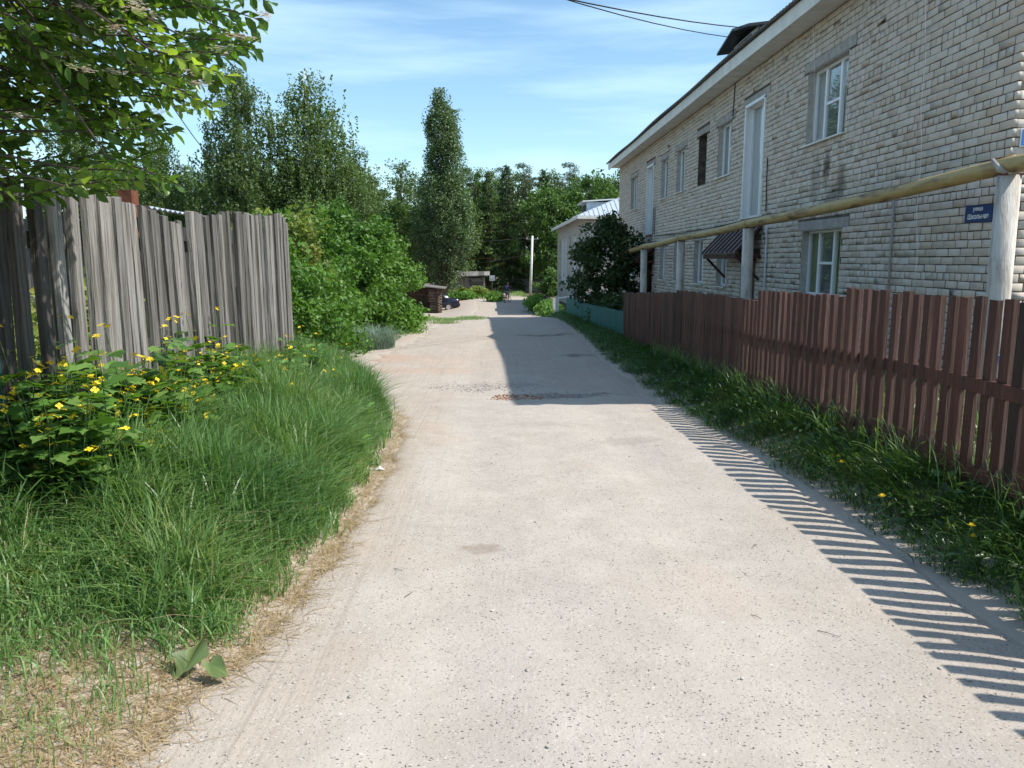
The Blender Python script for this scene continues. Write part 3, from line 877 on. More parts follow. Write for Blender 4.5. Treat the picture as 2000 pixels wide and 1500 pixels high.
# porch canopy of brown sheet metal
def canopy(y0, y1, z1, z0, xo):
    c = MB()
    c.hexa([(WX, y0, z1), (xo, y0, z0), (xo, y1, z0), (WX, y1, z1), (WX, y0, z1 + .03), (xo, y0, z0 + .03), (xo, y1, z0 + .03), (WX, y1, z1 + .03)])
    o = c.build('canopy', MAT['brown_sheet'], bld)
    s_ = MB()
    n = int((y1 - y0) / .32)
    for k in range(n + 1):
        yy = y0 + .02 + (y1 - y0 - .04) * k / n
        s_.bar((WX, yy, z1 + .045), (xo, yy, z0 + .045), .025, .035)
    s_.build('standing_seam', MAT['brown_sheet'], o)
    b_ = MB().box(xo + .02, xo + .08, y0 + .05, y1 - .05, z0 - .1, z0 - .005)
    for yy in (y0 + .1, y1 - .1):
        b_.box(xo + .08, WX, yy - .03, yy + .03, z0 - .09, z0 - .02).bar((WX - .02, yy, z0 - .55), (xo + .1, yy, z0 - .08), .05)
    b_.build('canopy_beam', MAT['brown_wood'], o)
canopy(16.55, 19.2, 2.30, 1.68, 5.16)
canopy(27.6, 29.7, 2.0, 1.55, 5.1)

# pipes and cables fixed to the wall
MB().tube([(WX - .03, 11.12, 2.46), (WX - .03, 11.1, 1.9), (WX - .03, 11.08, .3)], .016, 8).build('conduit', MAT['concrete'], bld, True)
MB().tube([(WX - .03, 16.44, 3.66), (WX - .03, 16.38, 2.56)], .012, 6).build('cable', MAT['black_metal'], bld)
MB().tube([(WX - .03, 16.3, 2.22), (WX - .04, 16.24, 2.15), (WX - .04, 16.22, 1.9), (WX - .04, 16.2, .2)], .02, 8).build('conduit', MAT['tin'], bld)
MB().tube([(WX - .02, 18.95, 5.69), (WX - .02, 19.0, 5.2), (WX - .02, 19.02, 4.95)], .012, 5).build('cable', MAT['black_metal'], bld)
MB().tube([(WX - .02, 16.6, 2.47), (WX - .03, 20, 2.40), (WX - .02, 24, 2.36), (WX - .02, 27.8, 2.4)], .012, 5).build('cable', MAT['black_metal'], bld)
for yy in (27.75, 28.05):
    MB().tube([(WX - .02, yy, 3.4), (WX - .02, yy + .03, 2.45)], .012, 5).build('cable', MAT['black_metal'], bld)
pts = [(WX - .06, 10.63 - .02 * k + .03 * math.sin(k * 1.3), 5.2 - .27 * k) for k in range(16)]
MB().tube(pts, .003, 5).build('string', MAT['sign_white'], bld)
MB().tube([(WX - .05, 14.45, 6.0), (WX - .05, 14.2, 4.9), (WX - .06, 14.05, 3.75), (WX - .08, 13.9, 3.62), (WX - .06, 13.5, 3.66)], .003, 5).build('string', MAT['sign_white'], bld)

# street name plate and house number plate
sgn = thing('street_sign', 'dark blue street name plate with white lettering on the pale brick wall', 'sign', (WX, 9.16, 2.0))
MB().hexa([(WX - .016, 8.90, 1.99), (WX - .004, 8.90, 1.99), (WX - .004, 9.42, 2.0), (WX - .016, 9.42, 2.0),
           (WX - .016, 8.90, 2.185), (WX - .004, 8.90, 2.185), (WX - .004, 9.42, 2.205), (WX - .016, 9.42, 2.205)]).build('plate', MAT['sign_blue'], sgn)
def lettering(txt, size, loc, parent, rot, mat):
    cu = bpy.data.curves.new('lettering', 'FONT')
    cu.body = txt
    cu.size = size
    cu.align_x = 'CENTER'
    cu.extrude = .001
    cu.offset = size * .018
    tmp = bpy.data.objects.new('lettering', cu)
    COL.objects.link(tmp)
    me = bpy.data.meshes.new_from_object(tmp.evaluated_get(bpy.context.evaluated_depsgraph_get()))
    bpy.data.objects.remove(tmp)
    me.materials.clear()
    me.materials.append(mat)
    o = link('lettering', me, parent)
    o.location = loc
    o.rotation_euler = rot
    return o
rot = (R(90), 0, R(-90))
lettering('улица', .066, (WX - .018, 9.17, 2.130), sgn, rot, MAT['sign_white'])
lettering('Школьная', .082, (WX - .018, 9.16, 2.035), sgn, rot, MAT['sign_white'])
num = thing('house_number_plate', 'bright blue plate with white border on the sunlit gable corner', 'sign', (5.98, WY0, 2.88))
MB().box(5.83, 6.13, WY0 - .016, WY0 - .004, 2.79, 2.99).build('border', MAT['sign_white'], num)
MB().box(5.845, 6.115, WY0 - .02, WY0 - .016, 2.805, 2.975).build('plate', MAT['plate_blue'], num)

# yellow gas pipe on whitewashed pillars
gp = thing('gas_pipeline', 'rusting yellow gas pipe carried on whitewashed pillars along the brick wall', 'pipe', (4.9, 14.9, -.3))
PP = [(4.9, 2.0, 2.56), (4.9, 5.0, 2.50), (4.9, 7.45, 2.44), (4.9, 14.94, 2.245), (4.9, 20.3, 2.13), (4.9, 25.3, 1.985), (4.9, 31.5, 1.8)]
pts = []
for (p, q) in zip(PP[:-1], PP[1:]):
    for k in range(10):
        t = k / 10
        a = Vector(p).lerp(Vector(q), t); a.z -= .03 * math.sin(math.pi * t)
        pts.append(a)
pts.append(Vector(PP[-1]))
MB().tube(pts, .082, 18).build('pipe', MAT['yellow_pipe'], gp, True)
for (x, yy, z) in PP[2:6]:
    g0 = gzf(x, yy) - .3
    rad = .108
    x += .03 if yy < 10 else 0
    pl = MB().tube([(x + .02, yy, g0), (x + .012, yy, g0 + 1.2), (x, yy, z - .092)], [rad * 1.03, rad * 1.0, rad * .97], 20)
    pl.build('pillar', MAT['pillar'], gp, True)
    MB().tube([(x, yy - .05, z - .0), (x, yy + .05, z)], .094, 18).build('clamp', MAT['yellow_pipe'], gp, True)
    MB().box(x - .1, x + .1, yy - .1, yy + .1, z - .094, z - .078).build('saddle', MAT['rust'], gp)
MB().tube([(4.92, 7.36, 2.50), (4.9, 7.32, 2.36), (4.86, 7.37, 2.36), (4.80, 7.40, 2.40), (4.8, 7.52, 2.5)], [.02, .026, .022, .03, .02], 7).build('loose_wrap', MAT['concrete'], gp)

# ------------------------------------------------------------------ brown picket fence along the lane
FX = 3.05
pf = thing('picket_fence', 'brown painted wooden picket fence stepping downhill along the lane', 'fence', (FX, 10, -.1))
PANELS = [(-1.2, 2.7, 1.38, 1.33), (2.7, 6.68, 1.32, 1.31), (6.68, 8.84, 1.24, 1.20), (8.84, 12.95, 1.09, 1.06), (12.95, 18.1, 1.0, .80)]
for pi, (y0, y1, t0, t1) in enumerate(PANELS):
    y = y0 + .01
    while y < y1 - .06:
        w = random.uniform(.074, .09) * (.8 if y < 3.2 else 1)  # unseen near pickets made narrower and set closer for finer shadow stripes
        th = .036
        FX = 3.05 - .065 * max(0, 4.5 - y)          # unseen near end bent towards the lane so its shadow reaches farther
        zt = t0 + (t1 - t0) * (y - y0) / (y1 - y0) + random.uniform(-.012, .012)
        zb = gzf(FX, y) + random.uniform(.0, .07)
        if pi == 4: w *= 1.2
        ln = random.uniform(-.012, .012)
        xo = random.uniform(-.005, .005)
        p = MB()
        j = lambda s=.003: random.uniform(-s, s)
        V8 = []
        for (z, sh) in ((zb, 0), ((zb + zt) / 2, j(.004)), (zt, 0)):
            ly = ln * (z - zb)
            for (dx, dy) in ((0, 0), (th, 0), (th, w), (0, w)):
                rnd_top = random.uniform(-.006, .006) if z == zt else 0
                V8.append((FX + xo + dx + sh + j(), y + dy + ly + j(), z + rnd_top))
        p.add(V8, [(0, 3, 2, 1), (8, 9, 10, 11)] + [(a + k, a + (k + 1) % 4, a + 4 + (k + 1) % 4, a + 4 + k) for a in (0, 4) for k in range(4)])
        po_ = p.build('picket', MAT['brown_wood'], pf)
        po_.data.materials.append(MAT['brown_edge'])
        for fi in (2, 6): po_.data.polygons[fi].material_index = 1
        y += w + random.uniform(.058, .074) * (.45 if pi == 4 else (.75 if y < 3.2 else 1.0))
    fx = lambda yy: 3.05 - .065 * max(0, 4.5 - yy)
    for zr, hh in ((.02, .08), (.50, .09)):
        za, zc = gzf(fx(y0), y0) + .1 + zr * 1.15, gzf(fx(y1), y1) + .1 + zr * 1.15
        a_, b_ = fx(y0), fx(y1)
        MB().hexa([(a_ + .044, y0, za), (a_ + .085, y0, za), (b_ + .085, y1, zc), (b_ + .044, y1, zc),
                   (a_ + .044, y0, za + hh), (a_ + .085, y0, za + hh), (b_ + .085, y1, zc + hh), (b_ + .044, y1, zc + hh)]).build('rail', MAT['brown_wood'], pf)
    zp = gzf(FX, y0)
    MB().box(fx(y0) + .088, fx(y0) + .17, y0 + .02, y0 + .1, zp - .3, t0 - .08).build('post', MAT['brown_wood'], pf)

# ------------------------------------------------------------------ grey board fence on the bank
LX = -2.70
bf = thing('board_fence', 'tall weathered grey board fence behind the flowering weeds on the bank', 'fence', (LX, 7, 0))
tops = [(3.6, 2.02), (5.0, 2.0), (5.6, 2.02), (6.1, 1.98), (6.7, 1.89), (6.95, 1.87), (7.05, 1.97), (7.6, 1.99), (8.6, 2.05), (10.1, 2.13), (10.4, 1.98)]
ty, tz = zip(*tops)
y = 2.6
while y < 10.35:
    w = random.uniform(.085, .11)
    th = random.uniform(.034, .044)
    gap = random.uniform(.085, .125) if y < 5.15 else random.uniform(.026, .055)
    zt = float(np.interp(y, ty, tz)) + random.uniform(-.03, .02)
    zb = gzf(LX, y) - .12 + random.uniform(-.05, .04)
    lean = float(np.interp(y, [3, 5.4, 6.2, 7.0, 8.0, 10.5], [-.02, -.01, .04, .08, .045, .01])) + random.uniform(-.004, .004)      # tops lean back towards the lane's near end
    tilt = random.uniform(-.02, .02)
    xo = random.uniform(-.008, .008) + (.025 if random.random() < .25 else 0)
    bend = random.uniform(-.012, .012)
    p = MB()
    V8 = []
    for i, t in enumerate((0, .35, .7, 1.0)):
        z = zb + (zt - zb) * t
        ww = w * random.uniform(.96, 1.02)
        for (dx, dy) in ((-th, 0), (0, 0), (0, ww), (-th, ww)):
            V8.append((LX + xo + dx + tilt * t + random.uniform(-.002, .002), y + dy - lean * t * 1.6 + bend * math.sin(3.1 * t) + random.uniform(-.004, .004),
                       z + (random.uniform(-.012, .012) if i == 3 else 0)))
    p.add(V8, [(0, 3, 2, 1), (12, 13, 14, 15)] + [(a + k, a + (k + 1) % 4, a + 4 + (k + 1) % 4, a + 4 + k) for a in (0, 4, 8) for k in range(4)])
    p.build('board', MAT['shaded_old_wood' if y < 4.75 + random.uniform(-.15, .25) else 'old_wood'], bf)  # nearest boards carry the shrub's shade in their colour
    y += w + gap
for zz in (.42, 1.62):
    MB().box(LX - .11, LX - .05, 2.5, 10.3, zz, zz + .1).build('rail', MAT['old_wood'], bf)
for yy in (2.7, 5.2, 7.8, 10.25):
    MB().tube([(LX - .17, yy, -.5), (LX - .17, yy, 1.85)], .06, 9).build('post', MAT['old_wood'], bf)
for k in range(9):                          # return of the fence round the corner of the plot
    xx = LX - .12 - k * .17
    MB().box(xx - .14, xx, 10.40, 10.43, -.35, 1.98 + random.uniform(-.04, .03), j=.006).build('board', MAT['old_wood'], bf)

# ------------------------------------------------------------------ low teal fence, gate posts, dark pickets further down
def low_fence(name, label, pts, hts, mat, w=.10, gap=.008, th=.02, rail=True):
    root = thing(name, label, 'fence', (pts[0][0], pts[0][1], gzf(*pts[0])))
    m = MB(); rl = MB()
    for (a, b, ha, hb) in zip(pts[:-1], pts[1:], hts[:-1], hts[1:]):
        a_, b_ = Vector((*a, 0)), Vector((*b, 0))
        n = max(1, int((b_ - a_).length / (w + gap)))
        d = (b_ - a_).normalized()
        nrm = Vector((-d.y, d.x, 0))
        for k in range(n):
            q = a_.lerp(b_, k / n)
            zt = ha + (hb - ha) * k / n + random.uniform(-.012, .012)
            zb = gzf(q.x, q.y) + .02
            e = q + d * w
            m.cur = random.random()
            m.hexa([(q.x, q.y, zb), (e.x, e.y, zb), (e.x + nrm.x * th, e.y + nrm.y * th, zb), (q.x + nrm.x * th, q.y + nrm.y * th, zb),
                    (q.x, q.y, zt), (e.x, e.y, zt), (e.x + nrm.x * th, e.y + nrm.y * th, zt), (q.x + nrm.x * th, q.y + nrm.y * th, zt)])
        if rail:
            o = nrm * -.03
            rl.bar((a[0] + o.x, a[1] + o.y, gzf(*a) + .35), (b[0] + o.x, b[1] + o.y, gzf(*b) + .35), .05)
        rl.bar((a[0] - nrm.x * .06, a[1] - nrm.y * .06, gzf(*a) - .2), (a[0] - nrm.x * .06, a[1] - nrm.y * .06, ha - .05), .07)
    tag(m.build('boards', mat, root), kind='stuff')
    rl.build('rail', mat, root)
    return root
low_fence('plank_fence', 'low teal painted plank fence starting where the brown pickets end', [(3.14, 18.2), (3.2, 22), (3.22, 27.6)], [.34, .2, .02], MAT['teal_wood'])
low_fence('plank_fence', 'farther low teal plank fence running on to the pale gate posts', [(3.25, 28.0), (3.3, 34.8)], [.0, -.1], MAT['teal_wood'])
low_fence('picket_fence', 'dark spaced pickets across the shaded garden behind the teal fence', [(3.5, 35.4), (5.6, 35.6)], [-.02, .0], MAT['black_metal'], w=.09, gap=.08)
low_fence('picket_fence', 'dark spaced pickets in front of the far apartment building', [(3.3, 46.6), (3.6, 56.5)], [-.62, -.95], MAT['black_metal'], w=.09, gap=.09)
g = thing('gate_posts', 'pale wooden gate posts with a rail at the gap in the teal fence', 'gate', (3.05, 37.6, gzf(3.05, 37.6)))
for (x, yy, w, h) in ((3.0, 37.4, .16, .95), (2.98, 38.8, .3, .85), (2.95, 44.6, .28, .75)):
    z = gzf(x, yy)
    MB().box(x, x + w, yy, yy + .12, z - .1, z + h, j=.01).build('post', MAT['white_paint'], g)
MB().bar((3.15, 37.45, gzf(3, 37.4) + .85), (5.2, 36.2, gzf(4, 36) + .95), .1, .08).build('rail', MAT['white_paint'], g)

# ------------------------------------------------------------------ foliage builders
def leaves(c, size, nrm_bias=(0, 0, .6), aspect=.55, fold=.12, sizevar=.35, droop=None, r=rng):
    """diamond leaves (4 points, folded along the midrib) centred on c"""
    n = len(c)
    nr = r.normal(size=(n, 3)) + np.asarray(nrm_bias)
    nr /= np.linalg.norm(nr, axis=1)[:, None]
    t = r.normal(size=(n, 3))
    if droop is not None: t = t * .45 + np.asarray(droop)
    t -= nr * np.sum(t * nr, 1)[:, None]
    t /= np.linalg.norm(t, axis=1)[:, None] + 1e-9
    b = np.cross(nr, t)
    L = size * (1 + sizevar * r.uniform(-1, 1, n))[:, None]
    W = L * aspect
    v = np.empty((n, 4, 3))
    v[:, 0] = c - t * L * .5
    v[:, 1] = c + b * W * .5 + nr * L * fold - t * L * .05
    v[:, 2] = c + t * L * .5
    v[:, 3] = c - b * W * .5 + nr * L * fold - t * L * .05
    return v.reshape(-1, 3)

def leaf_mesh(name, v, mat, rnd):
    n = len(v) // 4
    i = np.arange(n) * 4
    F = np.concatenate([np.stack([i, i + 1, i + 2], 1), np.stack([i, i + 2, i + 3], 1)])
    return np_mesh(name, v, [F], mat, rnd=np.concatenate([rnd, rnd]))

def clump_points(centers, rad, per, r=rng, flat=.8):
    """points scattered in lumps round the centres, thinning outwards"""
    n = len(centers) * per
    d = r.normal(size=(n, 3))
    d /= np.linalg.norm(d, axis=1)[:, None]
    q = r.random(n) ** .45
    rr = np.repeat(np.broadcast_to(rad, (len(centers),)), per)
    p = np.repeat(centers, per, 0) + d * (q * rr)[:, None] * np.array([1, 1, flat])
    return p

def crown_centers(n, h0, h1, prof, r=rng, shell=.55, lump=.25):
    """clump centres inside a lumpy envelope; prof(t) gives radius at height fraction t"""
    out = []
    ph = r.uniform(0, 6.28, 6)
    while len(out) < n:
        t = r.random()
        R0 = prof(t)
        if r.random() > (R0 / 1.0) / max(prof(x) for x in (0, .1, .2, .3, .4, .5, .6, .7, .8, .9)): continue
        a = r.uniform(0, 2 * np.pi)
        k = 1 + lump * (np.sin(2 * a + ph[0] + 5 * t) + np.sin(3 * a + ph[1] - 9 * t) + np.sin(a + ph[2] + 14 * t)) / 2
        rr = R0 * k * (shell + (1 - shell) * r.random()) if r.random() < .75 else R0 * k * r.random()
        out.append((rr * np.cos(a), rr * np.sin(a), h0 + (h1 - h0) * t))
    return np.array(out)

def limbs(mb, centers, hbase, htop, tr, every=4, rise=.5, r0=.05):
    for c in centers[::every]:
        z0 = max(hbase, c[2] - rise * (math.hypot(c[0], c[1]) + .4))
        z0 = min(z0, htop)
        p0 = Vector((0, 0, z0)); p2 = Vector(c)
        p1 = p0.lerp(p2, .5) + Vector((0, 0, -.08 * (p2 - p0).length))
        mb.tube([p0, p1, p2], [r0, r0 * .6, r0 * .2], 5, cap=False)

G_BIRCH = leafm('birch_leaves', [(.05, .095, .026), (.085, .145, .042), (.12, .185, .062), (.165, .225, .09)], .32)
G_POPLAR = leafm('poplar_leaves', [(.04, .075, .028), (.075, .125, .048), (.105, .165, .068), (.17, .21, .125)], .25)
G_SPRUCE = leafm('spruce_needles', [(.024, .052, .016), (.046, .088, .024), (.078, .13, .036), (.10, .155, .045)], .2, .6)
G_PINE = leafm('pine_needles', [(.03, .06, .024), (.058, .098, .04), (.09, .135, .06), (.14, .125, .07)], .2, .6)
G_MAPLE = leafm('maple_leaves', [(.036, .08, .018), (.068, .135, .03), (.10, .18, .042), (.14, .22, .065)], .3)
G_BUSH = leafm('lilac_leaves', [(.04, .10, .015), (.075, .175, .025), (.11, .235, .035), (.16, .29, .06)], .36)
G_BUSH2 = leafm('yellow_green_leaves', [(.075, .12, .02), (.13, .19, .035), (.20, .26, .06), (.26, .25, .09)], .36)
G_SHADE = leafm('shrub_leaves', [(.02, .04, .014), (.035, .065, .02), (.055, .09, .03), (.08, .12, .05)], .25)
G_ROWAN = leafm('glossy_leaves', [(.04, .085, .018), (.07, .14, .026), (.125, .215, .038), (.25, .34, .065)], .55, .32, .5)
G_WEED = leafm('weed_leaves', [(.055, .13, .025), (.09, .195, .036), (.13, .25, .05), (.19, .31, .085)], .38, .45)
G_GRASS = leafm('green_grass', [(.055, .132, .036), (.088, .185, .055), (.125, .23, .072), (.175, .28, .095), (.27, .32, .115)], .38, .38, .45)
G_BLUE = leafm('blue_grass', [(.12, .19, .15), (.2, .28, .23), (.28, .36, .30)], .25, .5)
G_DRY = leafm('dry_straw', [(.20, .14, .07), (.34, .25, .14), (.46, .36, .22), (.30, .20, .12)], .25, .7, .2)
G_VERGE = leafm('verge_grass', [(.025, .07, .016), (.045, .11, .022), (.075, .15, .03), (.12, .2, .045)], .3, .35, .5)

def proto_tree(kind, seed):
    r = np.random.default_rng(seed)
    mb = MB()
    if kind == 'birch':
        H = 17.5; h0 = 3.0
        prof = lambda t: 3.4 * (math.sin(math.pi * min(1, .12 + .88 * t)) ** .6) * (1 - .35 * t) + .25
        C = crown_centers(230, h0, H, prof, r, .4, .28)
        mb.tube([(0, 0, -1), (.1, .05, 5), (-.1, .1, 10), (.05, 0, 15), (0, 0, H)], [.24, .2, .14, .07, .02], 8)
        limbs(mb, C, 3.5, H - 1, .2, 3, .9, .06)
        P = clump_points(C, .8, 50, r)
        S = []
        for c in C:
            for k in range(5):
                q = c + r.normal(size=3) * np.array([.7, .7, .3])
                ln = r.uniform(.9, 2.6)
                m = int(ln * 13)
                tt = r.random(m)
                S.append(np.stack([q[0] + r.normal(size=m) * .07 + .1 * tt, q[1] + r.normal(size=m) * .07, q[2] - ln * tt], 1))
        P = np.concatenate([P] + S)
        v = leaves(P, .21, (.2, -.1, .3), .6, r=r, droop=(0, 0, -.6))
        lm, bm = G_BIRCH, MAT['birch_bark']
    elif kind == 'broad':
        H = 15.5
        prof = lambda t: 4.2 * (1 - (2 * t - .85) ** 2 * .75) if t < .95 else 1.2
        C = crown_centers(170, 3, H, prof, r, .55, .32)
        mb.tube([(0, 0, -1), (.1, 0, 4), (-.15, .1, 8), (0, 0, H - 1)], [.32, .26, .18, .03], 8)
        limbs(mb, C, 3, H - 2, .2, 3, .6, .08)
        P = clump_points(C, r.uniform(.6, 1.15, len(C)), 62, r)
        v = leaves(P, .24, (.3, -.2, .7), .62, r=r)
        lm, bm = (G_BIRCH if seed % 2 else G_MAPLE), MAT['bark']
    elif kind == 'round':
        H = 10.5
        prof = lambda t: 3.9 * math.sqrt(max(.02, 1 - (2 * t - .9) ** 2 * .85))
        C = crown_centers(150, 1.2, H, prof, r, .7, .2)
        mb.tube([(0, 0, -1), (.1, 0, 3), (0, 0, H - 2)], [.3, .2, .04], 8)
        limbs(mb, C, 2, H - 2, .2, 4, .6, .07)
        P = clump_points(C, r.uniform(.6, 1.0, len(C)), 75, r)
        v = leaves(P, .27, (.3, -.2, .8), .75, r=r)
        lm, bm = G_MAPLE, MAT['bark']
    elif kind == 'poplar':
        H = 18.8
        prof = lambda t: float(np.interp(t, [0, .08, .25, .45, .6, .72, .86, .95, 1], [.8, 1.7, 2.75, 2.45, 1.95, 1.6, 1.35, .85, .25]))
        C = crown_centers(470, 1.9, H - .3, prof, r, .45, .2)
        mb.tube([(0, 0, -1), (0, 0, 6), (.1, 0, 12), (0, 0, H - .5)], [.34, .25, .13, .02], 8)
        limbs(mb, C, 1, H - 1, .2, 4, 2.4, .05)
        P = clump_points(C, r.uniform(.4, .75, len(C)), 85, r, 1.7)
        top = np.stack([.25 + r.normal(size=420) * .28, r.normal(size=420) * .28, H - 1.2 + 1.6 * r.random(420)], 1)
        top2 = np.stack([1.1 + r.normal(size=380) * .26, r.normal(size=380) * .28, H - 3.3 + 2.0 * r.random(380)], 1)
        v = leaves(np.concatenate([P, top - [.5, 0, 0], top2]), .19, (.3, -.2, .3), .72, r=r)
        lm, bm = G_POPLAR, MAT['bark']
    elif kind == 'spruce':
        H = 16.5
        mb.tube([(0, 0, -1), (0, 0, 8), (0, 0, H)], [.26, .15, .015], 7)
        P = []; D = []
        nb = 150
        for i in range(nb):
            t = (i + r.random()) / nb
            z = 1.0 + (H - 1.2) * t
            ln = (2.9 * (1 - t) ** .85 + .25) * r.uniform(.7, 1.12)
            a = r.uniform(0, 6.283)
            d = np.array([math.cos(a), math.sin(a), -.28 + .35 * t])
            e = d * ln
            mb.tube([(0, 0, z), tuple(np.array([0, 0, z]) + e)], [.03, .006], 4, cap=False)
            m = int(52 * ln / 1.6) + 8
            s_ = r.random(m) ** .6
            wd = .34 * (1 - s_) + .12
            side = np.array([-math.sin(a), math.cos(a), 0])
            P.append(np.array([0, 0, z]) + s_[:, None] * e + side * (r.normal(size=m) * wd)[:, None] + np.stack([np.zeros(m), np.zeros(m), -.1 - .22 * r.random(m)], 1))
        P = np.concatenate(P)
        v = leaves(P, .34, (.15, -.1, .7), .3, r=r, droop=(0, 0, -.5))
        lm, bm = G_SPRUCE, MAT['bark']
    else:  # pine
        H = 17.0
        mb.tube([(0, 0, -1), (.1, 0, 7), (-.1, 0, 12), (0, 0, H)], [.25, .2, .14, .02], 7)
        prof = lambda t: 2.5 * math.sqrt(max(.03, 1 - (1.7 * t - .75) ** 2 * .9)) * (1 - .4 * t)
        C = crown_centers(85, 6.5, H, prof, r, .5, .35)
        limbs(mb, C, 6, H - .5, .15, 2, .3, .05)
        P = clump_points(C, r.uniform(.5, .85, len(C)), 75, r, .6)
        v = leaves(P, .3, (.1, -.1, .8), .26, r=r)
        lm, bm = G_PINE, MAT['bark']
    n = len(v) // 4
    cz = v.reshape(n, 4, 3).mean(1)
    rn = np.clip(r.random(n) * .75 + .25 * r.random(n), 0, 1)
    return mb.mesh('trunk', bm, True), leaf_mesh('crown', v, lm, rn)

PROTO = {k: proto_tree(*k) for k in [('birch', 3), ('birch', 8), ('broad', 5), ('broad', 6), ('round', 4), ('poplar', 2), ('spruce', 7), ('spruce', 12), ('pine', 9), ('pine', 10)]}
def tree(name, key, x, y, label, s=1.0, sz=None, rz=None, group=None, cat='tree'):
    o = thing(name, label, cat, (x, y, gzf(x, y)), random.uniform(0, 6.28) if rz is None else rz, group)
    o.scale = (s, s, sz or s)
    tr, cr = PROTO[key]
    link('trunk', tr, o, False)
    link('crown', cr, o, False)
    return o

# individual trees
tree('poplar_tree', ('poplar', 2), -4.6, 72, 'tall narrow poplar standing alone above the other trees', 1.02, 1.0, rz=.3)
tree('birch_tree', ('birch', 3), -17.3, 55, 'weeping birch with a pale trunk, left of the two tallest birches', .92, .96, rz=1.0)
tree('birch_tree', ('birch', 8), -13.2, 57, 'tallest broad birch with hanging branches beside the weeping one', 1.05, .98, rz=2.2)
tree('birch_tree', ('birch', 8), -10.9, 58, 'lower birch filling the right flank of the tall birch', .9, .64, rz=4.0)
tree('birch_tree', ('birch', 3), -23.5, 56, 'small birch half hidden behind the flowering branches', .8, .72, rz=.2)
tree('birch_tree', ('birch', 3), -27.0, 52, 'birch at the far left behind the flowering branches', .9, .8, rz=3.2)
tree('birch_tree', ('birch', 8), -20.6, 60, 'birch standing between the small birch and the weeping birch', .8, .66, rz=5.2)
tree('maple_tree', ('round', 4), 6.6, 95, 'round dark maple behind the utility pole', 1.05, 1.2)
tree('maple_tree', ('round', 4), 12.2, 96, 'round tree behind the far apartment building', 1.2, 1.35)
tree('broad_tree', ('broad', 5), 17.0, 100, 'light green tree showing above the far building roof', 1.1, 1.04)
tree('spruce_tree', ('spruce', 7), 1.6, 97, 'dark spruce with drooping boughs by the bend of the lane', 1.0, .95)
tree('spruce_tree', ('spruce', 12), -.8, 103, 'spruce behind the road sign', 1.0, .95)
tree('pine_tree', ('pine', 9), 4.2, 109, 'pine standing above the utility pole', 1.05, 1.0)
tree('spruce_tree', ('spruce', 12), 7.4, 112, 'spruce showing right of the utility pole', 1.1, 1.0)
tree('broad_tree', ('broad', 6), -2.6, 106, 'leafy tree just right of the poplar', 1.0, 1.02)
for i in range(13):
    xx = -9 + 2.1 * i
    key = (('pine', 9), ('broad', 6), ('pine', 10), ('spruce', 7), ('broad', 5))[i % 5]
    tree({'broad': 'broad_tree', 'pine': 'pine_tree', 'spruce': 'spruce_tree'}[key[0]], key, xx, 126 + 3 * math.sin(i * 2.3), {'broad': 'leafy tree in the back row of the wood at the end of the lane', 'pine': 'pine in the back row of the wood at the end of the lane',
         'spruce': 'spruce in the back row of the wood at the end of the lane'}[key[0]], random.uniform(1.05, 1.2), random.uniform(1.03, 1.12) * (1.06 if key[0] == 'broad' else 1), group='back row of the wood: ' + key[0])
# wood behind the plots
spots = []
for row, (yy, n, x0, x1) in enumerate(((78, 14, -40, -9), (92, 13, -44, -4), (108, 24, -52, 24), (122, 26, -58, 32))):
    for i in range(n):
        x = x0 + (x1 - x0) * (i + random.uniform(.2, .8)) / n
        spots.append((x, yy + random.uniform(-4, 4), row))
for (x, yy, row) in spots:
    if row <= 1:
        key = random.choice([('broad', 5), ('broad', 6), ('birch', 8), ('round', 4)])
        s = random.uniform(.72, .95) if row == 0 else random.uniform(.85, 1.05)
    else:
        key = random.choice([('pine', 9), ('pine', 10), ('spruce', 7), ('spruce', 12), ('broad', 6), ('pine', 9)] if x < 14 else [('broad', 5), ('broad', 6), ('pine', 10)])
        s = random.uniform(.84, 1.0) * (1 + .07 * (row - 2))
    lab = {'broad': 'leafy green tree in the wood behind the plots', 'birch': 'low birch in the wood behind the plots', 'round': 'round leafy tree in the wood behind the plots',
           'pine': 'dark pine in the wood behind the plots', 'spruce': 'dark pointed spruce in the wood behind the plots'}[key[0]]
    sz = s * (1.5 if key[0] == 'round' and row > 1 else 1)
    tree({'broad': 'broad_tree', 'birch': 'birch_tree', 'round': 'maple_tree', 'pine': 'pine_tree', 'spruce': 'spruce_tree'}[key[0]], key, x, yy, lab, s * 1.05, sz * .96,
         group='trees of the wood: ' + key[0])

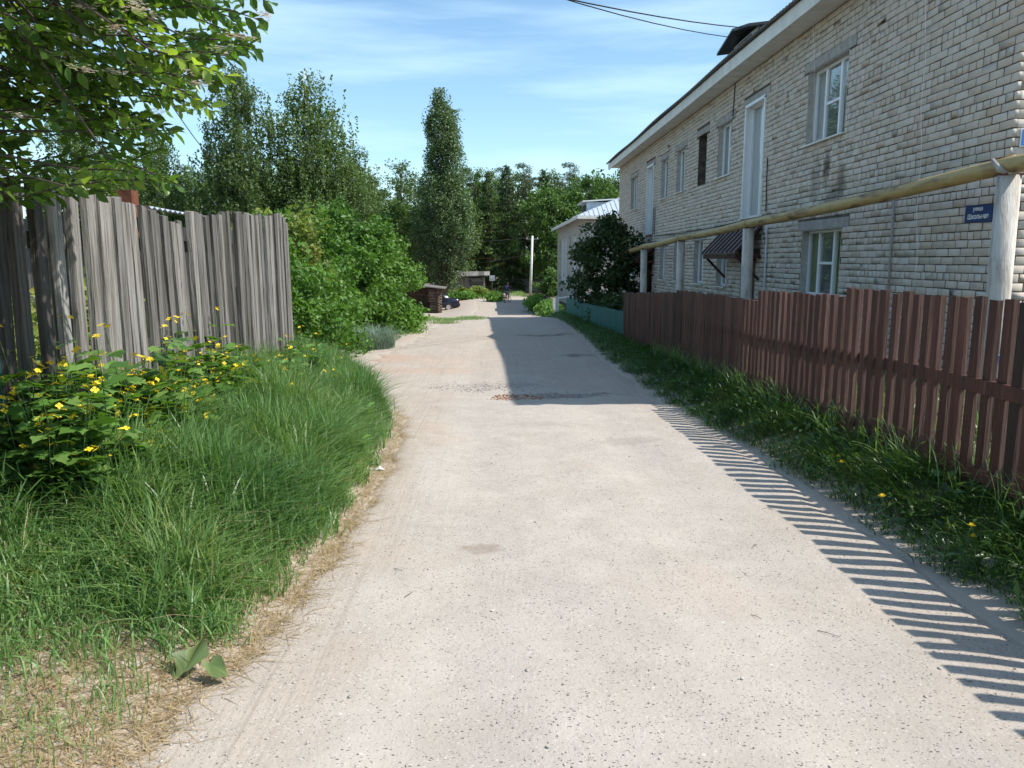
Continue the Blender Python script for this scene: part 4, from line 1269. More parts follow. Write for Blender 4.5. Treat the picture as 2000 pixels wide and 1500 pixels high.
# ------------------------------------------------------------------ bushes by the end of the grey fence
def bush(name, label, x, y, rx, ry, h, n, per, size, mat, seed, crad=(.2, .55), z0=None, asp=.62, stems=6, cat='bush', shell=.6, dome=.6):
    r = np.random.default_rng(seed)
    g = gzf(x, y) if z0 is None else z0
    root = thing(name, label, cat, (x, y, g))
    prof = lambda t: max(.15, (1 - max(0, (t - .35) / .65) ** 2) ** dome) * (.8 + .2 * min(1, t * 3))
    C = crown_centers(n, .15, h - .2, prof, r, shell, .3) * np.array([rx, ry, 1])
    P = clump_points(C, r.uniform(*crad, len(C)), per, r)
    P[:, 2] = np.maximum(P[:, 2], .03)
    v = leaves(P, size, (.35, -.35, .6), asp, r=r, sizevar=.6)
    mb = MB()
    for k in range(stems):
        a = r.uniform(0, 6.28); q = C[r.integers(len(C))]
        b = (.15 * math.cos(a) * rx, .15 * math.sin(a) * ry, -.1)
        mb.tube([b, (q[0] * .45, q[1] * .45, q[2] * .5), tuple(q)], [.035, .025, .008], 5, cap=False)
    link('stems', mb.mesh('stems', MAT['bark'], True), root, False)
    link('foliage', leaf_mesh('foliage', v, mat, np.clip(np.repeat(r.random(len(C)), per) * .55 + r.random(len(P)) * .45, 0, 1)), root, False)
    return root
bush('leafy_bush', 'dense climbing bush swallowing the end of the grey board fence', -3.75, 13.0, 1.1, 1.1, 2.1, 85, 120, .085, G_BUSH, 21)
bush('leafy_bush', 'low leafy bush right of the fence end, beside the blue-green grass', -3.75, 16.4, .95, 1.0, 1.8, 70, 115, .09, G_BUSH, 22)
bush('leafy_bush', 'yellowish green bush rising above the end of the board fence', -4.4, 16.6, 1.0, 1.0, 3.35, 110, 95, .10, G_BUSH2, 23)
bush('leafy_bush', 'tall bright green bush in the middle of the clump', -4.1, 20.6, 1.65, 1.5, 3.7, 120, 120, .11, G_BUSH, 24)
bush('leafy_bush', 'bright green rounded bush closing the clump towards the sandy yard', -3.65, 23.4, 1.2, 1.3, 3.55, 115, 130, .11, G_BUSH, 25)
bush('leafy_bush', 'knee-high green bush at the foot of the rounded bush', -3.0, 23.8, .7, .9, 1.15, 45, 100, .11, G_BUSH, 26)
bush('leafy_bush', 'dark bush behind the yellowish one', -6.0, 22, 1.8, 1.6, 3.6, 110, 95, .13, G_BUSH, 27)
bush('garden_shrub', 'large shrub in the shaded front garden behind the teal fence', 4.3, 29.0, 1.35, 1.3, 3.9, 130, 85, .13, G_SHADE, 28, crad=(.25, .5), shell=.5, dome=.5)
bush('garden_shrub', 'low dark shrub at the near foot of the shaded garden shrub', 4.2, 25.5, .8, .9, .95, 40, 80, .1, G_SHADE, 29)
bush('leafy_bush', 'bush beside the foot of the utility pole', 6.0, 82, 1.3, 2.5, 3.0, 70, 80, .22, G_MAPLE, 31)
bush('leafy_bush', 'pale weeds in front of the old board shed', -2.6, 80.5, 2.4, 1.0, 1.1, 60, 70, .2, G_BUSH2, 32)
bush('leafy_bush', 'weedy heap at the corner of the side track', .1, 68.5, .8, .9, .85, 30, 60, .16, G_BUSH, 33)
bush('leafy_bush', 'green weeds along the near edge of the old board shed', -3.3, 75.5, 2.0, .9, .9, 50, 60, .2, G_BUSH, 34)
bush('leafy_bush', 'verge bush beside the pale gate posts', 3.0, 41.5, .5, 2.0, .8, 50, 70, .13, G_WEED, 35)
bush('leafy_bush', 'verge bush near the far apartment building', 3.1, 53.5, .7, 3.2, 1.1, 60, 70, .16, G_WEED, 36)
bush('garden_bush', 'bright green currant bush behind the grey fence', -4.1, 7.4, .8, .9, 1.2, 50, 80, .08, G_BUSH2, 37)
bush('garden_bush', 'second currant bush behind the grey fence, nearer the house', -4.3, 5.6, .7, .7, 1.0, 40, 80, .08, G_BUSH2, 38)

# ------------------------------------------------------------------ far apartment building
b2 = thing('apartment_building', 'farther pale brick apartment building with light metal hip roof', 'building', (10.5, 59.5, -2.1))
H2 = [(51.2, 52.6, 1.9, 3.2), (54.6, 55.7, .7, 3.2), (58.0, 59.2, 1.9, 3.2), (61.3, 65.3, -.2, 3.15), (66.8, 68.0, 1.9, 3.2),
      (51.2, 52.6, -1.0, .25), (58.0, 59.2, -1.0, .25), (66.8, 68.0, -1.0, .25)]
mb = MB()
wall_holes(mb, 5.75, 49.0, 70.0, -3, 4.25, H2, .4)
mb.add([(5.75, 49, -3), (15.2, 49, -3), (15.2, 49, 4.25), (5.75, 49, 4.25)], [(0, 1, 2, 3)])
mb.add([(5.75, 70, -3), (15.2, 70, -3), (15.2, 70, 4.25), (5.75, 70, 4.25)], [(3, 2, 1, 0)])
mb.add([(15.2, 49, -3), (15.2, 70, -3), (15.2, 70, 4.25), (15.2, 49, 4.25)], [(0, 1, 2, 3)])
mb.build('wall', MAT['far_brick'], b2)
for i, h in enumerate(H2):
    if i == 3: window(b2, h, divs=(.2, .4, .6, .8), transom=None, net=None, lint=False, depth=.02, casing=True)
    elif i == 1: window(b2, h, divs=(.45,), transom=(0, .4), net=None, casing=True)
    else: window(b2, h, divs=(.5,), transom=None, net=None, lint=True)
ez = 4.28
x0, x1, y0, y1 = 5.2, 15.75, 48.45, 70.55
rz_, ry0, ry1, rx = 6.55, 53.5, 65.5, 10.5
c = [(x0, y0, ez), (x1, y0, ez), (x1, y1, ez), (x0, y1, ez), (rx, ry0, rz_), (rx, ry1, rz_)]
MB().add(c, [(0, 1, 4), (1, 2, 5, 4), (2, 3, 5), (3, 0, 4, 5), (3, 2, 1, 0)]).build('roof', MAT['tin'], b2)
rb = MB()
for k in range(34):
    t = (k + .5) / 34
    xx = x0 + (x1 - x0) * t
    q = 1 - abs(2 * t - 1)
    rb.bar((xx, y0 + .01, ez + .02), (xx, y0 + (ry0 - y0) * q, ez + (rz_ - ez) * q + .02), .05, .05)
for k in range(60):
    yy = y0 + (y1 - y0) * (k + .5) / 60
    q = min(1, (yy - y0) / (ry0 - y0), (y1 - yy) / (y1 - ry1))
    rb.bar((x0 + .01, yy, ez + .02), (x0 + (rx - x0) * q, yy, ez + (rz_ - ez) * q + .02), .05, .05)
tag(rb.build('roof_ribs', MAT['tin'], b2), kind='stuff')
for (a, b) in (((x0, y0), (x0, y1)), ((x0, y0), (x1, y0))):
    MB().bar((a[0], a[1], ez - .1), (b[0], b[1], ez - .1), .03, .2).build('fascia_board', MAT['white_paint'], b2)
dm = MB().box(6.3, 8.6, 53.0, 56.0, 4.7, 5.42).build('dormer', MAT['tin'], b2)
MB().hexa([(6.0, 52.7, 5.42), (9.2, 52.7, 5.62), (9.2, 56.3, 5.62), (6.0, 56.3, 5.42), (6.0, 52.7, 5.5), (9.2, 52.7, 5.7), (9.2, 56.3, 5.7), (6.0, 56.3, 5.5)]).build('dormer_roof', MAT['white_paint'], dm)
MB().box(6.28, 6.3, 53.4, 55.6, 4.85, 5.3).build('dormer_window', MAT['dark_sheet'], dm)

# ------------------------------------------------------------------ sheds, wall and house on the left
sh = thing('garden_shed', 'shed with pale corrugated metal roof behind the grey board fence', 'shed', (-7.4, 13.2, -.3))
mb = MB()
for k in range(22):
    xx = -9.4 + k * .18
    mb.cur = random.random()
    mb.box(xx, xx + .172, 12.2, 12.23, -.6, 2.72 - .05 * k * .9)
tag(mb.build('front_boards', MAT['old_wood'], sh), kind='stuff')
MB().box(-9.4, -5.45, 12.24, 14.6, -.6, 1.9).build('wall', MAT['old_wood'], sh)
n = 60
V = []
for k in range(n + 1):
    yy = 12.0 + 2.9 * k / n
    V.append((-5.2, yy, 2.34 + .02 * math.cos(k * 1.57) - .03 * k / n))
for k in range(n + 1):
    yy = 12.0 + 2.9 * k / n
    V.append((-9.6, yy, 3.0 + .02 * math.cos(k * 1.57)))
MB().add(V, [(k, k + 1, n + 2 + k, n + 1 + k) for k in range(n)]).build('roof', MAT['tin'], sh)
MB().bar((-5.25, 12.0, 2.26), (-9.5, 12.0, 2.93), .04, .1).build('fascia_board', MAT['old_wood'], sh)
ch = MB().box(-5.5, -5.27, 11.6, 11.83, 1.9, 2.56).build('chimney', MAT['rust'], sh)
MB().hexa([(-5.6, 11.5, 2.22), (-5.12, 11.5, 2.16), (-5.12, 12.0, 2.16), (-5.6, 12.0, 2.22), (-5.51, 11.59, 2.32), (-5.26, 11.59, 2.3), (-5.26, 11.84, 2.3), (-5.51, 11.84, 2.32)]).build('flashing', MAT['rust'], ch)

ho = thing('brick_house', 'white brick house wall glimpsed behind the flowering branches', 'house', (-7.5, 5.6, 0))
MB().box(-11, -4.75, 3.0, 7.72, -.5, 3.9).build('wall', MAT['far_brick'], ho)
MB().add([(-4.3, 2.6, 3.8), (-4.3, 8.1, 3.8), (-8, 8.1, 5.9), (-8, 2.6, 5.9), (-11.5, 2.6, 3.8), (-11.5, 8.1, 3.8)], [(0, 1, 2, 3), (3, 2, 5, 4)]).build('roof', MAT['slate'], ho)
wf = MB()
for (a, b, c_, d_) in ((4.6, 6.0, 1.0, 2.4),):
    for (p, q, u_, v_) in ((a, b, c_, c_ + .06), (a, b, d_ - .06, d_), (a, a + .06, c_ + .06, d_ - .06), (b - .06, b, c_ + .06, d_ - .06), ((a + b) / 2 - .03, (a + b) / 2 + .03, c_ + .06, d_ - .06)):
        wf.box(-4.77, -4.70, p, q, u_, v_)
w_ = wf.build('window', MAT['pvc'], ho)
MB().box(-4.745, -4.74, 4.65, 5.95, 1.05, 2.35).build('pane', MAT['glass'], w_)
tb = thing('garden_board', 'teal painted board standing behind the grey fence', 'board', (-3.6, 5.25, 0))
for k in range(3):
    MB().box(-3.62, -3.59, 5.2 + k * .16, 5.35 + k * .16, 0, 1.72, j=.01).build('plank', MAT['teal_wood'], tb)

ls = thing('log_shed', 'small dark log shed with a sloping plank roof beside the parked car', 'shed', (-6.3, 60.4, gzf(-6, 60.4)))
z0 = gzf(-5, 60)
for k in range(9):
    z = z0 + .12 + k * .205
    o = MB(); o.tube([(-5.0 + random.uniform(-.1, .1), 59.6, z), (-4.05 + random.uniform(-.08, .08), 59.6, z)], .105, 9); o.build('log', MAT['log'], ls, True)
    o = MB(); o.tube([(-4.25, 59.2, z + .1), (-4.25, 62.0, z + .1)], .105, 9); o.build('log', MAT['log'], ls, True)
for xx in (-9.2, -7.2):
    MB().tube([(xx, 59.5, z0 - .1), (xx, 59.5, z0 + 2.3)], .09, 8).build('post', MAT['log'], ls, True)
MB().box(-9.4, -4.3, 61.9, 62.0, z0 - .2, z0 + 1.9).build('back_wall', MAT['log'], ls)
for k in range(6):
    yy = 59.0 + k * .55
    MB().hexa([(-9.6, yy, z0 + 2.55), (-3.75, yy, z0 + 1.86), (-3.75, yy + .53, z0 + 1.86), (-9.6, yy + .53, z0 + 2.55),
               (-9.6, yy, z0 + 2.62), (-3.75, yy, z0 + 1.93), (-3.75, yy + .53, z0 + 1.93), (-9.6, yy + .53, z0 + 2.62)]).build('roof_plank', MAT['old_wood'], ls)

bs = thing('board_shed', 'old grey board shed with a shallow plank roof at the bend', 'shed', (-2.6, 85.5, gzf(-2.6, 85)))
z0 = gzf(-2.6, 84) - .1
def plank_wall(x0, x1, y, z0, z1, n, root, mat):
    for k in range(n):
        h = (z1 - z0) / n
        MB().box(x0, x1, y + random.uniform(-.01, .01), y + .04, z0 + k * h + .01, z0 + (k + 1) * h - .008, j=.008).build('plank', mat, root)
plank_wall(-2.75, -1.15, 84.0, z0 + .35, z0 + 2.0, 8, bs, MAT['old_wood'])
for k in range(5):
    MB().box(-4.15 + k * .27, -3.92 + k * .27, 84.05, 84.09, z0, z0 + 2.05, j=.01).build('plank', MAT['old_wood'], bs)
for xx in (-4.2, -2.85, -1.1):
    MB().box(xx, xx + .14, 83.9, 84.05, z0 - .2, z0 + 2.1).build('post', MAT['old_wood'], bs)
MB().box(-4.2, -1.0, 84.2, 87.5, z0 - .2, z0 + 2.0).build('wall', MAT['old_wood'], bs)
for k in range(7):
    xx = -4.9 + k * .64
    MB().hexa([(xx, 83.5, z0 + 2.12 + .02 * k), (xx + .62, 83.5, z0 + 2.14 + .02 * k), (xx + .62, 88, z0 + 2.6), (xx, 88, z0 + 2.58),
               (xx, 83.5, z0 + 2.2 + .02 * k), (xx + .62, 83.5, z0 + 2.22 + .02 * k), (xx + .62, 88, z0 + 2.68), (xx, 88, z0 + 2.66)]).build('roof_plank', MAT['old_wood'], bs)
gw = thing('concrete_wall', 'grey rendered wall between the log shed and the board shed', 'wall', (-6.2, 84.5, gzf(-6.2, 84.5)))
gw['kind'] = 'thing'
for k in range(3):
    MB().box(-8.0 + k * 1.24, -6.79 + k * 1.24, 84.4, 84.6, z0 - .2, z0 + 1.45 + .1 * k, j=.01).build('slab', MAT['concrete'], gw)
cf = thing('concrete_fence', 'grey concrete slab fence closing the end of the lane', 'fence', (5, 99, gzf(5, 99)))
for k in range(7):
    MB().box(2.2 + k * 2.0, 4.1 + k * 2.0, 99, 99.15, gzf(5, 99) - .3, gzf(5, 99) + 1.55, j=.02).build('slab', MAT['concrete'], cf)
    MB().box(4.12 + k * 2.0, 4.18 + k * 2.0, 98.95, 99.2, gzf(5, 99) - .3, gzf(5, 99) + 1.65).build('post', MAT['concrete'], cf)

# ------------------------------------------------------------------ parked car
CAR = surf('dark_blue_car_paint', [(.008, .010, .022), (.012, .014, .03)], 3, .22, spec=.6)
TYRE = surf('tyre', [(.015, .015, .015), (.03, .03, .03)], 10, .9)
RIM = surf('rim', [(.5, .5, .52), (.6, .6, .62)], 6, .35, metal=.6)
RED = surf('lamp_red', [(.45, .02, .02), (.55, .03, .03)], 4, .2, spec=.6)
CGL = surf('car_glass', [(.02, .025, .03), (.03, .035, .04)], 3, .05, spec=.7)
car = thing('parked_car', 'dark blue sedan parked beside the log shed, seen from its rear', 'car', (-4.95, 63.4, gzf(-5.0, 63.4)), R(4))
def loft(secs, close=True):
    m = MB(); n = len(secs[0])
    for s_ in secs: m.v += [tuple(p) for p in s_]
    for i in range(len(secs) - 1):
        for k in range(n):
            a, b = i * n + k, i * n + (k + 1) % n
            m.f.append((a, b, b + n, a + n)); m.r.append(.5)
    m.f.append(tuple(reversed(range(n)))); m.r.append(.5)
    m.f.append(tuple((len(secs) - 1) * n + k for k in range(n))); m.r.append(.5)
    return m
def car_sec(x, w, zb, zt):
    return [(x, -w * .9, zb), (x, w * .9, zb), (x, w, zb + .12), (x, w, (zb + zt) / 2 + .05), (x, w * .95, zt - .06), (x, w * .82, zt), (x, -w * .82, zt), (x, -w * .95, zt - .06), (x, -w, (zb + zt) / 2 + .05), (x, -w, zb + .12)]
st = [(-2.1, .6, .36, .58), (-2.02, .76, .26, .66), (-1.7, .82, .22, .76), (-.9, .84, .22, .86), (-.4, .84, .22, .90), (.9, .84, .22, .93), (1.25, .84, .22, .98), (1.9, .81, .26, .98), (2.05, .77, .32, .93), (2.1, .68, .40, .86)]
loft([car_sec(*q) for q in st]).build('body', CAR, car, True, False)
def cab_sec(x, w, z): return [(x, -w, .86), (x, w, .86), (x, w * .97, min(z, .98)), (x, w * .8, z), (x, -w * .8, z), (x, -w * .97, min(z, .98))]
cab = loft([cab_sec(-.95, .8, .88), cab_sec(-.3, .8, 1.32), (cab_sec(.2, .8, 1.42)), cab_sec(.75, .8, 1.39), cab_sec(1.45, .78, .98)]).build('cabin', CAR, car, True, False)
for sgn_ in (-1, 1):
    for (xa, xb, ya, yb_) in ((-.62, .22, -.2, .2), (.28, .95, .26, .72)):
        MB().add([(xa, sgn_ * .79, .94), (xb, sgn_ * .79, .96), (yb_, sgn_ * .672, 1.33), (ya, sgn_ * .672, 1.33)], [(0, 1, 2, 3) if sgn_ < 0 else (3, 2, 1, 0)]).build('side_window', CGL, cab, False, False)
MB().add([(.84, -.58, 1.345), (.84, .58, 1.345), (1.42, .68, 1.02), (1.42, -.68, 1.02)], [(0, 3, 2, 1)]).build('rear_window', CGL, cab, False, False)
for wx_ in (-1.3, 1.2):
    for sgn_ in (-1, 1):
        w_ = MB().tube([(wx_, sgn_ * .86, .285), (wx_, sgn_ * .66, .285)], .285, 18).build('wheel', TYRE, car, True, False)
        MB().tube([(wx_, sgn_ * .875, .285), (wx_, sgn_ * .80, .285)], [.19, .2], 14).build('rim', RIM, w_, False, False)
for sgn_ in (-1, 1):
    MB().box(2.02, 2.11, sgn_ * .66 - .1, sgn_ * .66 + .1, .68, .86).build('tail_light', RED, car, False, False)
MB().box(2.04, 2.16, -.78, .78, .36, .54).build('bumper', TYRE, car, False, False)
MB().box(2.155, 2.165, -.26, .26, .44, .54).build('number_plate', MAT['sign_white'], car, False, False)

# ------------------------------------------------------------------ cyclist
CY = (1.15, 66.6)
cz = gzf(*CY)
bk = thing('bicycle', 'bicycle ridden by the person on the sunny stretch of lane', 'bicycle', (CY[0], CY[1], cz), R(-24))
def ring(m, c_, rad, r_, n=20):
    m.tube([(c_[0], c_[1] + rad * math.cos(2 * math.pi * k / n), c_[2] + rad * math.sin(2 * math.pi * k / n)) for k in range(n + 1)], r_, 6, cap=False)
for yy in (-.52, .52):
    m = MB(); ring(m, (0, yy, .34), .32, .02)
    wh = m.build('wheel', TYRE, bk, True, False)
    m = MB()
    for k in range(8):
        a = math.pi * k / 4
        m.tube([(0, yy, .34), (0, yy + .31 * math.cos(a), .34 + .31 * math.sin(a))], .004, 4)
    m.build('spokes', RIM, wh, False, False)
fr = MB()
for a, b in (((0, -.52, .34), (0, -.1, .32)), ((0, -.1, .32), (0, -.2, .8)), ((0, -.1, .32), (0, .38, .78)), ((0, -.18, .72), (0, .38, .82)), ((0, -.52, .34), (0, -.18, .72)), ((0, .52, .34), (0, .36, .95))):
    fr.tube([a, b], .018, 7)
fr.build('frame', RED, bk, True, False)
MB().tube([(-.3, .28, 1.02), (-.12, .36, .98), (.12, .36, .98), (.3, .28, 1.02)], .014, 7).build('handlebar', MAT['black_metal'], bk, True, False)
MB().hexa([(-.07, -.34, .86), (.07, -.34, .86), (.03, -.06, .86), (-.03, -.06, .86), (-.08, -.34, .92), (.08, -.34, .92), (.03, -.06, .91), (-.03, -.06, .91)]).build('saddle', MAT['black_metal'], bk, False, False)
MB().box(-.14, .14, -.13, -.07, .30, .34).build('pedals', MAT['black_metal'], bk, False, False)

JACKET = surf('navy_cloth', [(.018, .02, .06), (.03, .033, .09)], 9, .9)
SHORTS = surf('pale_trousers', [(.25, .24, .23), (.34, .33, .31)], 9, .9)
SKIN = surf('skin', [(.42, .25, .17), (.48, .3, .21)], 9, .6)
HAIR = surf('dark_hair', [(.03, .022, .016), (.05, .035, .025)], 20, .8)
SHOE = surf('dark_shoe', [(.03, .03, .03), (.05, .05, .05)], 20, .7)
def person(loc, rz, label):
    V, E_, Rr = [], [], []
    def add(p, r_, par=None):
        V.append(p); Rr.append(r_)
        if par is not None: E_.append((par, len(V) - 1))
        return len(V) - 1
    pel = add((0, -.2, .98), .15)
    sp1 = add((0, -.12, 1.14), .14, pel)
    sp2 = add((0, 0, 1.34), .155, sp1)
    nk = add((0, .08, 1.48), .07, sp2)
    h1 = add((0, .11, 1.56), .085, nk)
    h2 = add((0, .13, 1.66), .10, h1)
    add((0, .12, 1.74), .07, h2)
    for s_ in (-1, 1):
        sh_ = add((s_ * .18, .04, 1.40), .075, sp2)
        el = add((s_ * .27, .16, 1.18), .052, sh_)
        wr = add((s_ * .28, .27, 1.055), .034, el)
        pm = add((s_ * .28, .30, 1.05), .034, wr)
        for k in range(4):
            f1 = add((s_ * (.24 + .022 * k), .345, 1.055), .009, pm)
            f2 = add((s_ * (.24 + .022 * k), .36, 1.02), .0085, f1)
            add((s_ * (.24 + .022 * k), .335, .995), .008, f2)
        add((s_ * .235, .30, 1.005), .010, pm)
        hp = add((s_ * .095, -.19, .92), .11, pel)
        kz, ky = ((.66, .18), (.58, .12))[s_ > 0]
        kn = add((s_ * .11, ky, kz), .068, hp)
        an = add((s_ * .11, ky - .22, (.40, .26)[s_ > 0]), .043, kn)
        add((s_ * .12, ky - .06, (.36, .22)[s_ > 0]), .04, an)
    me = bpy.data.meshes.new('person')
    me.from_pydata(V, E_, [])
    tmp = bpy.data.objects.new('tmp', me); COL.objects.link(tmp)
    md = tmp.modifiers.new('s', 'SKIN'); md.use_smooth_shade = True
    for i, sv in enumerate(me.skin_vertices[0].data):
        sv.radius = (Rr[i], Rr[i]); sv.use_root = (i == 0)
    sb = tmp.modifiers.new('d', 'SUBSURF'); sb.levels = 1; sb.render_levels = 1
    out = bpy.data.meshes.new_from_object(tmp.evaluated_get(bpy.context.evaluated_depsgraph_get()))
    bpy.data.objects.remove(tmp)
    out.materials.clear()
    for m in (JACKET, SHORTS, SKIN, HAIR, SHOE): out.materials.append(m)
    for p in out.polygons:
        c_ = p.center
        if c_.z > 1.47: p.material_index = 3 if (c_.y < .15 or c_.z > 1.68) else 2
        elif c_.z > .99 and not (abs(c_.x) > .22 and c_.z < 1.08): p.material_index = 0
        elif abs(c_.x) > .2 and c_.y > .2: p.material_index = 2
        elif c_.z > .52: p.material_index = 1
        elif c_.z > .42 or (c_.x > 0 and c_.z > .29): p.material_index = 2
        else: p.material_index = 4
    o = link('person', out)
    o.location = loc; o.rotation_euler = (0, 0, rz)
    return tag(o, label, 'person')
person((CY[0], CY[1], cz), R(-24), 'person in a navy jacket riding a bicycle away down the lane')

# ------------------------------------------------------------------ pole, wires, road sign, far gas pipe
px, py = 4.15, 88.0
pz = gzf(px, py)
po = thing('utility_pole', 'white concrete utility pole leaning slightly beside the far end of the lane', 'pole', (px, py, pz))
MB().tube([(px, py, pz - .5), (px + .22, py, 4.25)], [.17, .12], 12).build('shaft', MAT['white_paint'], po, True)
MB().bar((px - .5, py, 3.9), (px + .9, py, 3.9), .07).build('crossarm', MAT['concrete'], po)
for dx in (-.4, .8):
    MB().tube([(px + dx, py, 3.92), (px + dx, py, 4.1)], .035, 7).build('insulator', MAT['sign_white'], po)
def wire(name, label, a, b, sag, r_, n=14):
    pts = []
    for k in range(n + 1):
        t = k / n
        p = Vector(a).lerp(Vector(b), t); p.z -= sag * 4 * t * (1 - t)
        pts.append(p)
    o = MB().tube(pts, r_, 5).build(name, MAT['black_metal'], None, True)
    return tag(o, label, 'wire')
wire('overhead_wire', 'upper of the two dark wires running to the roof dormer', (6.05, 19.7, 7.14), (-6.2, 4.9, 4.9), .34, .013)
wire('overhead_wire', 'lower sagging wire running to the roof dormer', (6.05, 20.6, 7.16), (-6.2, 5.2, 5.75), .48, .011)
wire('overhead_wire', 'short dark wire seen below the flowering branches against the sky', (-7.0, 17.4, 5.0), (-11.6, 36, 5.15), .3, .012)
wire('overhead_wire', 'thin wire from the utility pole top towards the poplar', (px + .1, py, 4.1), (-16, 80, 3.6), .5, .02)
wire('overhead_wire', 'lower slack wire from the utility pole across the lane', (px + .15, py, 2.3), (-9, 86, .7), .35, .025)
rs = thing('road_sign', 'small pale square road sign on a post at the far bend', 'sign', (-.2, 94, gzf(-.2, 94)))
zz = gzf(-.2, 94)
MB().tube([(-.2, 94, zz - .2), (-.2, 94, zz + 2.1)], .035, 8).build('post', MAT['concrete'], rs, True)
MB().box(-.52, .12, 93.93, 93.96, zz + 1.45, zz + 2.1).build('plate', MAT['sign_white'], rs)
MB().box(-.46, .06, 93.92, 93.928, zz + 1.5, zz + 1.74).build('face', MAT['tin'], rs)
fg = thing('overhead_gas_pipe', 'thin dull orange pipe on slim yellow posts crossing in front of the far wood', 'pipe', (0, 97, gzf(0, 97)))
MB().tube([(-4.4, 97, 1.75), (4.6, 97, 1.75)], .03, 8).build('pipe', MAT['orange_far'], fg, True)
for xx in (-4.4, 1.25):
    MB().tube([(xx, 97, gzf(xx, 97) - .2), (xx, 97, 1.75)], .045, 8).build('post', MAT['yellow_far'], fg, True)
zz = gzf(4.4, 6.35)
sp_ = thing('tree_stump', 'sawn stump in the sunny garden behind the brown pickets', 'stump', (4.4, 6.35, zz))
MB().tube([(4.4, 6.35, zz - .1), (4.4, 6.35, zz + .2), (4.4, 6.35, zz + .52)], [.2, .16, .15], 12).build('wood', MAT['log'], sp_, True)
bb = thing('plastic_bucket', 'small bright blue bucket on the stump behind the brown pickets', 'bucket', (4.4, 6.35, zz + .52))
MB().tube([(4.4, 6.35, zz + .52), (4.4, 6.35, zz + .72)], [.09, .12], 16).build('body', MAT['plate_blue'], bb, True)
MB().tube([(4.4 + .122 * math.cos(a * .5236), 6.35 + .122 * math.sin(a * .5236), zz + .725) for a in range(13)], .006, 5).build('rim', MAT['plate_blue'], bb, True)

# ------------------------------------------------------------------ grass
def blade_mesh(name, P, L, W, az, bend, mat, rnd, segs=3, up=1.0, r=rng):
    n = len(P)
    d = np.stack([np.cos(az), np.sin(az), np.zeros(n)], 1)
    tw = az + r.uniform(-.9, .9, n)
    sd = np.stack([-np.sin(tw), np.cos(tw), np.zeros(n)], 1)
    V = np.empty((n, 2 * segs + 1, 3))
    for i in range(segs):
        t = i / segs
        c = P + d * (L * bend * t * t)[:, None]
        c[:, 2] += L * up * (t - .42 * np.minimum(bend, 1.6) * t * t)
        w = W * (1 - .35 * t) * (.65 if i == 0 else 1)
        V[:, 2 * i] = c - sd * w[:, None] / 2
        V[:, 2 * i + 1] = c + sd * w[:, None] / 2
    c = P + d * (L * bend)[:, None]
    c[:, 2] += L * up * (1 - .42 * np.minimum(bend, 1.6))
    V[:, 2 * segs] = c
    k = (np.arange(n) * (2 * segs + 1))[:, None]
    Q = np.concatenate([k + np.array([[2 * i, 2 * i + 1, 2 * i + 3, 2 * i + 2]]) for i in range(segs - 1)])
    T = k + np.array([[2 * segs - 2, 2 * segs - 1, 2 * segs]])
    return np_mesh(name, V.reshape(-1, 3), [Q, T], mat, rnd=np.concatenate([np.tile(rnd, segs - 1), rnd]))

def patch(name, label, x, y, L, W, mat, bend=(.2, .9), az=None, rndr=(0, 1), segs=3, dz=0.0, up=1.0):
    n = len(x)
    P = np.stack([x, y, gz(x, y) - .01 + dz], 1)
    a = rng.uniform(0, 2 * np.pi, n) if az is None else rng.normal(az, 1.0, n)
    rn = np.clip(rndr[0] + (rndr[1] - rndr[0]) * (.6 * rng.random(n) + .55 * clumpy(x, y, 1.1) - .08), 0, 1)
    o = link(name, blade_mesh(name, P, L, W, a, rng.uniform(*bend, n), mat, rn, segs, up))
    return tag(o, label, 'grass', kind='stuff')

def scatter(n, x0, x1, y0, y1, dens, ypow=1.0):
    xs, ys = [], []
    got = 0
    while got < n:
        m = n * 2
        x = rng.uniform(x0, x1, m); y = y0 + (y1 - y0) * rng.random(m) ** ypow
        k = rng.random(m) < dens(x, y)
        xs.append(x[k]); ys.append(y[k]); got += k.sum()
    return np.concatenate(xs)[:n], np.concatenate(ys)[:n]

def clumpy(x, y, s=3.0): return .5 + .5 * wob(x * s, y * s, 1.7)

# tall grass on the bank
def bank_d(x, y):
    d = xl(y) - x
    return smoothstep(.0, .22, d + .06 * wob(x * 5, y * 5)) * smoothstep(2.75, 4.4, y + .1 * d + .7 * wob(x * 2, y * 2)) * smoothstep(17.3, 16.0, y + .4 * (x + 2.4)) * (.55 + .45 * clumpy(x, y))
x, y = scatter(105000, -3.3, -.85, 2.0, 17.2, bank_d, 1.25)
d = xl(y) - x
L = (.12 + .30 * smoothstep(0, .4, d) * smoothstep(2.5, 4.6, y)) * (.6 + .8 * clumpy(x + 3, y - 1, 1.6)) * rng.uniform(.6, 1.3, len(x))
patch('bank_grass', 'tall green grass covering the bank below the grey fence', x, y, L, rng.uniform(.005, .0125, len(x)), G_GRASS, (.08, 1.15), rndr=(0, 1.0), segs=4)
x, y = scatter(9000, -3.2, -.85, 3.4, 12, lambda x, y: bank_d(x, y) * smoothstep(.2, .5, xl(y) - x))
patch('bank_grass', 'bluish broad grass blades standing out of the bank grass', x, y, rng.uniform(.22, .5, len(x)), rng.uniform(.008, .013, len(x)), G_VERGE, (.3, 1.2), rndr=(.1, .8), segs=5)
x, y = scatter(2600, -3.1, -.95, 2.6, 12, lambda x, y: bank_d(x, y))
patch('dry_stalks', 'dry grass stalks standing among the green bank grass', x, y, rng.uniform(.15, .42, len(x)), rng.uniform(.003, .006, len(x)), G_DRY, (.2, 1.4), segs=4)
